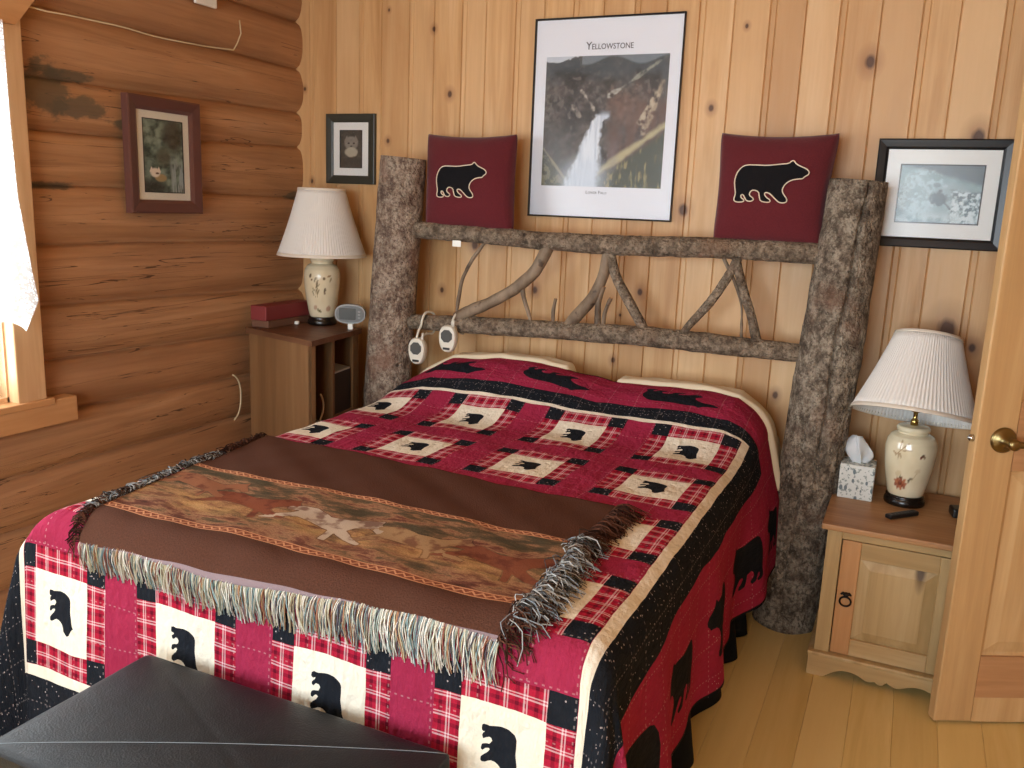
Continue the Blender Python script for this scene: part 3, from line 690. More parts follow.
# pillows, seen as cream edges behind the quilt
k = Mat('cream_pillowcase', .8, .1); co = k.coord(); k.col(k.mix(k.noise(co, 5, 3), 'D9CBAE', 'E5DAC2')); k.bump(k.noise(co, 8, 4), .3, .02); M['cream_cloth'] = k.m
def pillow_mesh(name, cx, cy, cz, L_, W_, H_, tilt=0., n=36, p=2.6, pinch=.0, yaw=0.):
    u = np.linspace(-1, 1, n); U, V = np.meshgrid(u, u)
    th = (np.maximum(0, 1-np.abs(U)**p)*np.maximum(0, 1-np.abs(V)**p))**.5
    sx = 1-pinch*(1-V**2)*0-pinch*(1-V**2)*np.abs(U)**3; sy = 1-pinch*(1-U**2)*np.abs(V)**3
    out = []
    for sgn in (1, -1):
        X = U*L_/2*sx; Y = V*W_/2*sy; Z = sgn*th*H_/2+.004*(fbm(U*3+5, V*3, sgn, 3)-.5)*th
        out.append((X, Y, Z))
    vs = []; fs = []
    for s_, (X, Y, Z) in enumerate(out):
        b = len(vs); vs += np.stack([X, Y, Z], -1).reshape(-1, 3).tolist()
        for i in range(n-1):
            for j in range(n-1):
                q = (b+i*n+j, b+i*n+j+1, b+(i+1)*n+j+1, b+(i+1)*n+j); fs.append(q if s_ == 0 else q[::-1])
    me = bpy.data.meshes.new(name); me.from_pydata(vs, [], fs)
    bm = bmesh.new(); bm.from_mesh(me); bmesh.ops.remove_doubles(bm, verts=bm.verts[:], dist=1e-4); bmesh.ops.recalc_face_normals(bm, faces=bm.faces[:]); bm.to_mesh(me); bm.free()
    me.transform(Matrix.Translation((cx, cy, cz)) @ Matrix.Rotation(yaw, 4, 'Z') @ Matrix.Rotation(tilt, 4, 'X'))
    return me
# ---------------- quilt ----------------
sstep = sst
X0,X1,Y1,ZT=.76,2.19,-2.0,.80
def pillow_h(x,y):
    S=sstep(-.70,-.30,y)
    B=np.interp(x,[.70,.80,.95,1.15,1.33,1.5,1.62,1.75,1.95,2.08,2.16,2.22],[.0,.05,.135,.155,.158,.135,.118,.125,.128,.118,.07,.045])
    return B*S
def qmap(u,v,off=0.0):
    u=np.asarray(u,float);v=np.asarray(v,float)
    y=np.where(v>-.53,-.53+(v+.53)*.5,v)
    r=.07;L=np.pi*r/2
    aR=np.maximum(0,u-(X1-r));aL=np.maximum(0,(X0+r)-u);b=1.06*np.maximum(0,(Y1+r)-y)
    cb=sstep(0,.16,b);eL=np.minimum(aL,.085*cb);eR=np.minimum(aR,.03*cb);aL=aL-eL;aR=aR-eR
    a=aR-aL;rho=np.hypot(a,b);rr=np.maximum(rho,1e-9);dx=a/rr;dy=b/rr
    th=np.minimum(rho/r,np.pi/2);ex=np.maximum(0,rho-L)
    fl=.06
    h=(r+off)*np.sin(th)+ex*fl;d=(r+off)*(1-np.cos(th))+ex
    wav=.016*np.sin(y*11+1.0)+.009*np.sin(y*23+2)
    wavf=.006*np.sin(u*9+.5)+.004*np.sin(u*21)
    corner=np.abs(dx*dy)*2
    ang=np.arctan2(dy,np.abs(dx)+1e-9)
    h=h+.05*sstep(-.75,-.30,y)*np.minimum(ex/.2,1)*np.maximum(dx,0)
    h=h+np.minimum(ex/.35,1.3)*(wav*np.abs(dx)*(1-corner)+wavf*dy*(1-corner)+corner*(.05*np.sin(ang*7)+.03))
    xx=np.clip(u,X0+r,X1-r)+dx*h-eL+eR
    yy=np.maximum(y,Y1+r)-dy*h
    rum=.0025*np.sin(u*17+np.sin(v*9)*1.3)*np.sin(v*15+1.3)+.002*np.sin(u*37+v*11)*np.sin(v*31-u*7)
    z=ZT+off-d+pillow_h(xx,yy)+rum
    lowz=np.maximum(0,.125+off-z);z=np.maximum(z,.125+off)
    xx=xx+dx*lowz*.6;yy=yy-dy*lowz*.6
    return xx,yy,z

FX0, FX1, FV0, FV1 = .715, 2.143, -2.333, -.527     # pieced field
def quilt():
    st = .006
    U, V = np.meshgrid(np.arange(.20, 2.662, st), np.arange(-2.86, .0011, st))
    X, Y, Z = qmap(U, V)
    bear = np.full(U.shape, .05)
    def put(cu, cv, ang, size, flip=1, asp=1.):
        nonlocal bear
        m = (np.abs(U-cu) < size*.75) & (np.abs(V-cv) < size*.75)
        du = U[m]-cu; dv = V[m]-cv
        c, s = math.cos(-ang), math.sin(-ang)
        a = (du*c-dv*s)/size; b = (du*s+dv*c)/size*flip/asp
        bear[m] = np.minimum(bear[m], sdf(a, b, BEAR)*size)
    for i in range(4):
        for j in range(5): put(.86+.38*i, -.67-.38*j, -PI/2, .098, 1, 1.35)        # head towards the foot, back towards +u
    for v in (-1.83, -1.44, -1.06, -.68, -.26): put(2.49, v, -PI/2, .27, -1) # right border: feet towards the hem
    for v in (-1.83, -1.44, -1.06, -.68): put(.40, v, -PI/2, .27)
    for u in (1.02, 1.44, 1.90): put(u, -.24, 0, .27, -1)                 # head border, feet towards the wall
    for u in (.66, 1.05, 1.46, 1.86, 2.24): put(u, -2.66, PI, .27, -1)
    me = grid_mesh('quilt', X, Y, Z, {'bear': bear}, uv=(U, V))
    k = Mat('bear_quilt_fabric', .85, .12); s_ = k.sep(k.coord('UV')); u, v = s_[0], s_[1]
    def cell(x, c0): return k.M('ABSOLUTE', k.M('SUBTRACT', k.M('MODULO', k.M('ADD', k.M('SUBTRACT', x, c0), .19+3.8), .38), .19))
    wob = k.mul(k.M('SUBTRACT', k.noise(k.coord('UV'), 14, 2), .5), .006)
    a = k.M('ADD', cell(u, .86), wob); b = k.M('ADD', cell(v, -.67), wob)
    mx = k.M('MAXIMUM', a, b); mn = k.M('MINIMUM', a, b)
    # distance outside the pieced field
    dx = k.M('MAXIMUM', k.M('SUBTRACT', FX0, u), k.M('SUBTRACT', u, FX1)); dv = k.M('MAXIMUM', k.M('SUBTRACT', FV0, v), k.M('SUBTRACT', v, FV1))
    out = k.M('ADD', k.M('MAXIMUM', dx, dv), wob)
    nz = k.noise(k.coord('UV'), 40, 3); nl = k.noise(k.coord('UV'), 5, 3)
    red = k.mix(nz, '8E2440', '9E304C'); red = k.mix(k.mr(nl, .4, .7, 0, .25), red, '7C1E38')
    black = k.mix(nz, '171A1F', '22252B')
    # plaid
    fu = k.M('FRACT', k.mul(u, 26.)); fv = k.M('FRACT', k.mul(v, 26.)); fu2 = k.M('FRACT', k.M('ADD', k.mul(u, 26.), .42)); fv2 = k.M('FRACT', k.M('ADD', k.mul(v, 26.), .42))
    wl = k.M('MULTIPLY', k.M('ADD', k.M('ADD', k.lt(fu, .09), k.lt(k.M('ABSOLUTE', k.M('SUBTRACT', fu, .2)), .035)), k.M('ADD', k.lt(fv, .09), k.lt(k.M('ABSOLUTE', k.M('SUBTRACT', fv, .2)), .035))), .52)
    dl = k.mul(k.M('ADD', k.lt(fu2, .2), k.lt(fv2, .2)), .42)
    plaid = k.mix(dl, 'A31F36', '4A1020'); plaid = k.mix(k.M('MINIMUM', wl, 1.), plaid, 'D9BFC0')
    cream = k.mix(k.noise(k.coord('UV'), 6, 3), 'D8D0BC', 'E6E0D0')
    def pick(cond, x, y): return k.mix(cond, y, x)
    c = pick(k.lt(mx, .086), cream, pick(k.gt(mn, .086), black, plaid))
    c = pick(k.lt(mx, .142), c, red)
    bandw = k.M('ADD', .142, k.mul(k.mr(v, -1.5, -2.1, 0, 1), .06))
    o2 = pick(k.lt(out, .027), cream, pick(k.lt(out, bandw), black, pick(k.lt(out, .508), red, black)))
    c = pick(k.gt(out, 0.), o2, c)
    isbear = k.lt(k.attr('bear'), 0.)
    c = k.mix(isbear, c, black)
    # pale running stitches and speckles on the red and the black
    su = k.M('ABSOLUTE', k.M('SUBTRACT', k.M('FRACT', k.mul(u, 1/.095)), .5)); sv = k.M('ABSOLUTE', k.M('SUBTRACT', k.M('FRACT', k.mul(v, 1/.095)), .5))
    dash_u = k.lt(k.M('FRACT', k.mul(v, 70.)), .4); dash_v = k.lt(k.M('FRACT', k.mul(u, 70.)), .4)
    stt = k.M('MAXIMUM', k.mul(k.lt(su, .016), dash_u), k.mul(k.lt(sv, .016), dash_v))
    spk = k.lt(k.vor(k.coord('UV'), 75), .13)
    notc = k.M('MAXIMUM', k.gt(mx, .086), k.gt(out, 0.)); notbear = k.M('SUBTRACT', 1., isbear)
    isblk = k.M('MAXIMUM', k.mul(k.gt(mn, .086), k.lt(mx, .142)), k.mul(k.gt(out, .027), k.lt(out, bandw)))
    spk = k.mul(k.mul(spk, isblk), .6)
    m = k.mul(k.mul(k.M('MAXIMUM', k.mul(stt, .2), spk), notc), notbear)
    c = k.mix(m, c, 'D8C8C4')
    k.col(c)
    puck = k.M('ADD', k.M('ADD', k.mul(k.noise(k.scale(k.coord('UV'), (1.6, 1, 1)), 26, 4, .6), 1.), k.mul(k.noise(k.scale(k.coord('UV'), (3, .7, 1)), 16, 3), .6)), k.mul(k.M('MAXIMUM', k.mr(su, 0, .1, -1, 0), k.mr(sv, 0, .1, -1, 0)), .3))
    k.bump(puck, .75, .012); k.set('Roughness', .95); k.set('Specular IOR Level', .06)
    o = link('quilt', me, k.m); sd = o.modifiers.new('thickness', 'SOLIDIFY'); sd.thickness = .007; sd.offset = -1
    return tag(o, 'red, black and cream patchwork quilt with black bear blocks spread over the whole bed', 'quilt')
quilt()

def pillow(u0, u1, label):
    U, T = np.meshgrid(np.linspace(u0, u1, 80), np.linspace(0, 1, 50))
    Yg = -.56+.405*T; vq = np.where(Yg > -.53, -.53+(Yg+.53)/.5, Yg)
    peek = sst(-.290, -.262, Yg); bk = sst(.86, 1., T)**2
    X, Y, Z = qmap(U, vq, 0); X1_, Y1_, Z1_ = qmap(U, vq, 1.)
    nx, nz = X1_-X, Z1_-Z; off = -.016+.030*peek
    X = X+nx*off; Z = Z+nz*off
    e = 1-bk; e = e*sst(0, .05, T)*np.where(u0 > 1, sst(0, .10, (U-u0)/(u1-u0)), sst(0, .10, (u1-U)/(u1-u0)))
    Z = np.where(Z > .77, .77+(Z-.77)*e, Z)
    me = grid_mesh('pillow', X, Yg, Z); o = link('pillow', me, M['cream_cloth'])
    sd = o.modifiers.new('thickness', 'SOLIDIFY'); sd.thickness = .010; sd.offset = -1
    return tag(o, label, 'pillow')
pillow(.79, 1.50, 'cream pillow at the left of the bed, its edge showing below the walkie talkies')
pillow(1.56, 2.40, 'cream pillow at the right of the bed, its edge showing beside the split bedpost')

# ---------------- woven throw ----------------
def tl(t):     # left edge (u) as a function of v
    return np.interp(t, [-2.03, -1.95, -1.7, -1.24], [.935, .915, .875, .82])
def throw():
    root = empty('throw_blanket', (1.4, -1.6, ZT+.01), 'brown woven throw with running horses and fringe laid across the foot of the bed', 'blanket')
    S, T = np.meshgrid(np.linspace(0, 1, 240), np.linspace(0, 1, 170))
    def uvf(S, T):
        vL = -2.028+(-1.236+2.028)*T; vR = -1.998+(-1.292+1.998)*T
        V = vL*(1-S)+vR*S+.006*np.sin(S*9+1)*(1-T)+.008*np.sin(S*6)*T
        uL = tl(V); uR = 1.985+.008*np.sin(T*7)-.012*T
        return uL+(uR-uL)*S, V
    U, V = uvf(S, T)
    off = .012+.004*fbm(U*6, V*6, 2, 3)
    X, Y, Z = qmap(U, V, 0); _, _, Z1 = qmap(U, V, .0)
    Z = Z+off; Y = Y-.012*sst(-1.97, -2.03, V)
    horse = np.full(U.shape, .05); hid = np.zeros(U.shape)
    for i, (cu, cv, sz, ang) in enumerate([(1.00, -1.69, .24, -.18), (1.20, -1.735, .24, -.12), (1.43, -1.75, .27, -.25), (1.67, -1.745, .25, -.1), (1.87, -1.755, .25, -.22)]):
        c, s = math.cos(-ang), math.sin(-ang); du = U-cu; dv = V-cv
        m = (np.abs(du) < .2) & (np.abs(dv) < .2); a = (du*c-dv*s)/sz; b = (du*s+dv*c)/sz
        d = np.full(U.shape, .05); d[m] = sdf(a[m], b[m], HORSE)*sz
        hid = np.where(d < horse, i/5+.1, hid); horse = np.minimum(horse, d)
    me = grid_mesh('woven_panel', X, Y, Z, {'horse': horse, 'hid': hid}, uv=(U, V))
    k = Mat('woven_throw', .95, .05); uv = k.coord('UV'); s_ = k.sep(uv); u, v = s_[0], s_[1]
    w1 = k.noise(k.scale(uv, (1, 1, 1)), 260, 2); w2 = k.noise(uv, 9, 4)
    brown = k.mix(w1, '3E261E', '5E3E30')
    o1 = -1.905; o2 = -1.572; wv = k.mul(k.M('SINE', k.mul(u, 8.)), .006)
    vv = k.M('ADD', v, wv)
    land = k.ramp(k.M('ADD', k.noise(k.scale(uv, (2.2, 6, 1)), 4, 5, .65), k.mul(k.M('SUBTRACT', vv, -1.73), .35)), [(.28, '4A2C24'), (.4, '74483A'), (.47, 'A2785A'), (.54, '6A5640'), (.63, '4C4636'), (.75, '5A503C')])
    sand = k.ramp(k.noise(k.scale(uv, (3, 9, 1)), 5, 4, .6), [(.35, '6B3E2C'), (.5, 'B68A58'), (.65, 'C49A66')])
    land = k.mix(k.mul(k.mr(k.M('ABSOLUTE', k.M('SUBTRACT', vv, -1.785)), .02, .07, 1, 0), k.mr(w2, .4, .6, .2, .9)), land, sand)
    land = k.mix(k.mr(w1, .3, .7, 0, .45), land, '3A271C')
    hc = k.ramp(k.attr('hid'), [(0, '8A5A40'), (.2, '7B4430'), (.4, 'B3A08C'), (.6, '9A7A58'), (.8, '7A4632')], 'CONSTANT')
    hc = k.mix(k.mr(k.noise(uv, 22, 3), .5, .62, 0, .7), hc, '5A2C24')
    hh = k.attr('horse'); land = k.mix(k.mul(k.lt(k.M('ADD', hh, k.mul(k.M('SUBTRACT', w2, .5), .012)), .003), .45), land, '3A261E'); land = k.mix(k.mul(k.lt(k.M('ADD', hh, k.mul(k.M('SUBTRACT', w2, .5), .02)), 0), .92), land, hc)
    c = k.mix(k.mul(k.gt(vv, o1), k.lt(vv, o2)), brown, land)
    for oc, hw in ((o1, .013), (o2, .010)):
        zig = k.M('PINGPONG', k.mul(u, 1.), .011); dz = k.M('ABSOLUTE', k.M('SUBTRACT', k.M('SUBTRACT', vv, oc), k.M('SUBTRACT', zig, .0055)))
        inb = k.lt(k.M('ABSOLUTE', k.M('SUBTRACT', vv, oc)), hw)
        e = k.gt(k.M('ABSOLUTE', k.M('SUBTRACT', vv, oc)), hw*.72)
        oc_ = k.mix(k.M('MAXIMUM', k.lt(dz, .0028), e), '7A4632', 'C08A66')
        c = k.mix(inb, c, oc_)
    hem = k.lt(k.M('SUBTRACT', v, k.mul(k.M('SUBTRACT', u, .9), .0277)), -2.0215)
    c = k.mix(k.mul(hem, .85), c, '8E7E82')
    k.col(c); k.bump(w1, .5, .003)
    o = link('woven_panel', me, k.m, root, True); sd = o.modifiers.new('thickness', 'SOLIDIFY'); sd.thickness = .012; sd.offset = -1
    # fringe
    k = Mat('fringe_yarn', .9, .05)
    c = k.ramp(k.attr('tone'), [(0, 'C9C4B0'), (.14, '7F9496'), (.26, 'B7AC90'), (.38, '8C5A50'), (.46, 'D6D0C4'), (.62, '5F5A62'), (.70, '9EAAA0'), (.82, 'A67E60'), (.88, 'DAD6CC')], 'CONSTANT'); k.col(c); fm = k.m
    k = Mat('fringe_yarn_brown', .9, .05); k.col(k.ramp(k.attr('tone'), [(0, '3A241C'), (.5, '5A3A2C'), (.8, '2A1A14')], 'CONSTANT')); fb = k.m
    k = Mat('fringe_yarn_grey', .9, .05); k.col(k.ramp(k.attr('tone'), [(0, '9A9C9A'), (.22, '3A3836'), (.5, '7C8286'), (.7, 'ACACA8'), (.82, '5A4C44')], 'CONSTANT')); fg = k.m
    def strands(name, mat, starts, length, jit, rad, nseg=5, lift=.0, curl=.0):
        vs = []; fs = []; tn = []
        for (u0, v0, du, dv) in starts:
            a = random.gauss(0, jit); c, s = math.cos(a), math.sin(a); eu, ev = du*c-dv*s, du*s+dv*c
            L_ = (length if length > 0 else -length*(.72+.35*max(0, min(1, (u0-.95)/1.05))))*random.uniform(.75, 1.15); ph = random.uniform(0, 6.28); hgt = random.uniform(.002, .012)+lift*random.random(); tone = random.random()
            us = np.array([u0+eu*L_*i/nseg+curl*math.sin(ph+i*1.3)*.5*i/nseg for i in range(nseg+1)]); vs_ = np.array([v0+ev*L_*i/nseg+curl*math.cos(ph+i*1.1)*.5*i/nseg for i in range(nseg+1)])
            X, Y, Z = qmap(us, vs_)
            arch = [hgt*math.sin(PI*min(1, (i/nseg)*.9+.1)) + .009*(1-i/nseg)+.003 for i in range(nseg+1)]
            pts = [Vector((X[i], Y[i]-.8*arch[i]*float(sst(-1.95, -2.06, vs_[i])), Z[i]+arch[i])) for i in range(nseg+1)]
            b = len(vs)
            t = (pts[-1]-pts[0]).normalized(); sd_ = t.cross(Vector((0, -.5, .86))); sd_.normalize(); up = sd_.cross(t)
            for i, p in enumerate(pts):
                r = rad*(1-.3*i/nseg)
                for q in (0, 1, 2): an = q*2*PI/3; vs.append(tuple(p+sd_*math.cos(an)*r+up*math.sin(an)*r))
            for i in range(nseg):
                for q in range(3): fs.append((b+i*3+q, b+i*3+(q+1) % 3, b+(i+1)*3+(q+1) % 3, b+(i+1)*3+q)); tn.append(tone)
        me = bpy.data.meshes.new(name); me.from_pydata(vs, [], fs); me.update()
        at = me.attributes.new('tone', 'FLOAT', 'FACE'); at.data.foreach_set('value', tn)
        o = link(name, me, mat, root, True); o['kind'] = 'stuff'; return o
    N = 760; st = []
    for i in range(N):
        s = (i+random.random())/N; u, v = uvf(np.array(s), np.array(0.)); st.append((float(u), float(v)+.003, .02, -1))
    o = strands('front_fringe', fm, st, -.072, .16, .0017, curl=.006); o['label'] = 'thick multicoloured fringe'
    def side(n, t0, t1, sgn, s):
        r = []
        for i in range(n):
            t = t0+(t1-t0)*(i+random.random())/n; u, v = uvf(np.array(s), np.array(t)); r.append((float(u), float(v), sgn, random.uniform(-.5, .3)))
        return r
    o = strands('side_fringe', fg, side(420, .05, .62, 1, 1.), .062, .7, .0016, lift=.02, curl=.03); o['label'] = 'messy grey and black fringe'
    o = strands('side_fringe', fb, side(260, .55, 1.0, 1, 1.)+side(170, .0, .22, 1, .995), .065, .5, .0017, lift=.012, curl=.02); o['label'] = 'dark brown fringe'
    o = strands('side_fringe', fg, side(330, .1, .72, -1, 0.), .04, .6, .0016, lift=.012, curl=.025); o['label'] = 'messy grey and black fringe'
    o = strands('side_fringe', fb, side(160, .6, 1.0, -1, 0.)+side(140, 0, .3, -1, 0.), .045, .5, .0017, lift=.01, curl=.02); o['label'] = 'dark brown fringe'
throw()

# ---------------- bear cushions on the top rail ----------------
def cushion_mat():
    k = Mat('burgundy_knit', .95, .05); co = k.coord(); n = k.noise(co, 220, 2)
    k.col(k.mix(n, '541F25', '68292E')); k.bump(n, .5, .003); k.set('Sheen Weight', .2); return k.m
M['burgundy'] = cushion_mat()
M['bear_felt'] = Mat('black_felt', .95, .05, '1D1C1E').m
M['bear_cord'] = Mat('cream_cord', .8, .1, 'E3D8C0').m
def cushion(label, cb, ct, wb, wt, H, bear_w, boff, lean_y, tag_=False, face=None):
    """cb / ct centre of bottom and top edge (x, y, z)"""
    root = empty('cushion', cb, label, 'cushion', 'bear cushions on the headboard rail')
    n = 44; u = np.linspace(-1, 1, n); U, V = np.meshgrid(u, u)
    cb = np.array(cb); ct = np.array(ct); T_ = .125
    def surf(U, V, sgn, off=0.):
        U = np.asarray(U, float); V = np.asarray(V, float)
        th = (np.maximum(0, 1-np.abs(U)**3)*np.maximum(0, 1-np.abs(V)**3))**.5*T_/2+.004
        t = (V+1)/2; wd = (wb+(wt-wb)*t)/2
        px = 1-.045*(1-V**2)-.035*(np.abs(V)**8); py = 1-.07*(1-U**2)*np.where(V > 0, 1, .15)
        c = cb[:, None, None]*(1-(V*py+1)/2)+ct[:, None, None]*((V*py+1)/2) if U.ndim == 2 else cb[:, None]*(1-(V*py+1)/2)+ct[:, None]*((V*py+1)/2)
        ax = ct-cb; ax = ax/np.linalg.norm(ax); nrm = np.array([0, -ax[2], ax[1]])
        d = (th*sgn+off+.003*(fbm(U*4+cb[0]*3, V*4, sgn, 3)-.5))
        return c[0]+U*wd*px+nrm[0]*d, c[1]+nrm[1]*d, c[2]+nrm[2]*d
    vs = []; fs = []
    for si, sgn in enumerate((1, -1)):
        X, Y, Z = surf(U, V, sgn); b = len(vs); vs += np.stack([X, Y, Z], -1).reshape(-1, 3).tolist()
        for i in range(n-1):
            for j in range(n-1):
                q = (b+i*n+j, b+i*n+j+1, b+(i+1)*n+j+1, b+(i+1)*n+j); fs.append(q if si == 0 else q[::-1])
    # closing strip round the edge
    rim = [(0, j) for j in range(n)]+[(i, n-1) for i in range(1, n)]+[(n-1, j) for j in range(n-2, -1, -1)]+[(i, 0) for i in range(n-2, 0, -1)]
    for (a, b) in zip(rim, rim[1:]+rim[:1]): fs.append((a[0]*n+a[1], b[0]*n+b[1], n*n+b[0]*n+b[1], n*n+a[0]*n+a[1]))
    me = bpy.data.meshes.new('cover'); me.from_pydata(vs, [], fs)
    bm = bmesh.new(); bm.from_mesh(me); bmesh.ops.recalc_face_normals(bm, faces=bm.faces[:]); bm.to_mesh(me); bm.free()
    link('cover', me, M['burgundy'], root, True, smooth=True)
    # bear patch
    sc = bear_w; pl = chaikin(BEAR, 1)
    def toUV(p): return (boff[0]+p[0]*sc)/(wb/2), (boff[1]+p[1]*sc)/(H/2)
    g = [(x, y) for x in np.arange(-.6, .6, .06) for y in np.arange(-.4, .4, .06)]
    gx = np.array(g); keep = sdf(gx[:, 0], gx[:, 1], pl) < -.02; g = [tuple(q) for q in gx[keep]]
    allp = [Vector(p) for p in pl]+[Vector(p) for p in g]; m_ = len(pl)
    r = delaunay_2d_cdt(allp, [(i, (i+1) % m_) for i in range(m_)], [list(range(m_))], 1, 1e-6)
    P2 = np.array([tuple(v) for v in r[0]]); uu, vv = toUV((P2[:, 0], P2[:, 1])); X, Y, Z = surf(uu, vv, 1, .003)
    me = bpy.data.meshes.new('bear_applique'); me.from_pydata(np.stack([X, Y, Z], 1).tolist(), [], [list(f) for f in r[2]])
    link('bear_applique', me, M['bear_felt'], root, True, 'black bear shape')
    pa = np.array(pl); uu, vv = toUV((pa[:, 0], pa[:, 1])); X, Y, Z = surf(uu, vv, 1, .0035)
    MB().tube(np.stack([X, Y, Z], 1).tolist(), .0021, 6, closed=True).build('bear_outline', M['bear_cord'], root, world=True, label='cream cord outline')
    if tag_:
        MB().box(.918, .955, -.2505, -.249, 1.374, 1.398).build('care_tag', M['white'], root, world=True, label='small white care label')
    return root
cushion('burgundy bear cushion standing on the headboard rail at the left, beside the left bedpost', (.962, -.20, 1.437), (.925, -.125, 1.810), .395, .405, .37, .228, (-.010, -.005), 0, True)
cushion('burgundy bear cushion standing on the headboard rail at the right, beside the right bedpost', (2.106, -.20, 1.447), (2.106, -.125, 1.818), .365, .40, .37, .238, (.0, .01), 0)
# ---------------- walkie talkies ----------------
M['w_plastic'] = Mat('off_white_plastic', .4, base='D8D2C2').m
M['grille'] = Mat('grey_speaker_grille', .7, base='4A4A46').m
M['dark_plastic'] = Mat('dark_plastic', .35, base='17181A').m
def walkie(cx, cz, rail_z, label, rock):
    y = -.285; root = empty('walkie_talkie', (cx, y, cz-.055), label, 'walkie talkie', 'walkie talkies hanging from the lower rail')
    h = .108; w_ = .076
    prof = []
    for i in range(40):
        a = 2*PI*i/40; c, s = math.cos(a), math.sin(a)
        x = w_/2*abs(c)**.75*(1 if c > 0 else -1); z = h/2*abs(s)**.75*(1 if s > 0 else -1)
        x *= 1-.17*max(0, -z/(h/2)); prof.append((x, z))
    vs = []; fs = []; lv = [(-.017, .80), (-.015, .93), (-.006, 1.), (.006, 1.), (.015, .93), (.017, .8)]
    for d, k_ in lv: vs += [(p[0]*k_, d, p[1]*k_) for p in prof]
    for i in range(len(lv)-1):
        for j in range(40): fs.append((i*40+j, i*40+(j+1) % 40, (i+1)*40+(j+1) % 40, (i+1)*40+j))
    fs += [tuple(range(40)), tuple(range(200, 240))]
    f = lambda p: (p[0], p[1], p[2]+.055)
    MB().add(vs, fs, False).build('body', M['w_plastic'], root, fn=f)
    oct_ = [(.0265*math.cos(PI/8+i*PI/4), .012+.0265*math.sin(PI/8+i*PI/4)) for i in range(8)]
    MB().prism(oct_, -.0195, -.016, 'y').build('speaker_grille', M['grille'], root, fn=f)
    MB().box(-.015, .015, -.0190, -.016, -.043, -.034, .001).build('label_plate', M['dark_plastic'], root, fn=f)
    MB().tube([(.02, 0, .045), (.022, 0, .075)], .005, 8).build('antenna', M['w_plastic'], root, fn=f)
    zt = rail_z-(cz)
    b = -y-.21
    loop = [(-.006, .0, .050), (-.007, .012, .5*(.05+zt)), (-.005, .032, zt-.01), (-.003, .036, zt+.02), (.0, .055, zt+.044), (.006, b+.005, zt+.045), (.010, b+.036, zt+.035), (.012, b+.046, zt), (.014, b+.03, zt-.05), (.012, .045, .5*(.05+zt)-.01), (.008, .004, .050)]
    pts = chaikin(loop, 2, False)
    MB().tube(pts, .0050, 6, sx=1.).build('wrist_strap', M['w_plastic'], root, fn=f)
walkie(.790, .948, 1.056, 'off-white walkie talkie hanging by its strap from the lower rail, next to the left post', 0)
walkie(.930, 1.012, 1.062, 'off-white walkie talkie hanging from the lower rail, the higher one farther from the post', 0)

# ---------------- lamps ----------------
k = Mat('cream_lamp_shade', .8, .1); nt = k.nt
df = k.n('ShaderNodeBsdfDiffuse'); df.inputs[0].default_value = (*lin('F5F3EE'), 1); tl_ = k.n('ShaderNodeBsdfTranslucent'); tl_.inputs[0].default_value = (*lin('F0EDE4'), 1)
mm = k.n('ShaderNodeMixShader'); mm.inputs[0].default_value = .22; nt.links.new(df.outputs[0], mm.inputs[1]); nt.links.new(tl_.outputs[0], mm.inputs[2]); nt.links.new(mm.outputs[0], nt.nodes['Material Output'].inputs[0]); M['shade'] = k.m
M['shade_trim'] = Mat('cream_shade_trim', .7, .2, 'E6E0D2').m
k = Mat('brass', .25, .5, 'B59A5A'); k.b.inputs['Metallic'].default_value = 1; M['brass'] = k.m
M['lamp_black'] = Mat('black_lacquer', .25, .5, '17120F').m
k = Mat('frosted_bulb', .3, .5, 'E8E8E4'); M['bulb'] = k.m
k = Mat('painted_ceramic', .12, .6); k.col(k.attr('col', 'Color')); M['ceramic'] = k.m
PROF = [(.052,.033),(.056,.040),(.060,.055),(.066,.085),(.072,.120),(.0765,.155),(.079,.185),(.079,.205),(.075,.228),(.066,.243),(.054,.250),(.047,.252),(.047,.258),(.051,.262),(.052,.270),(.048,.276),(.020,.279),(.0,.280)]
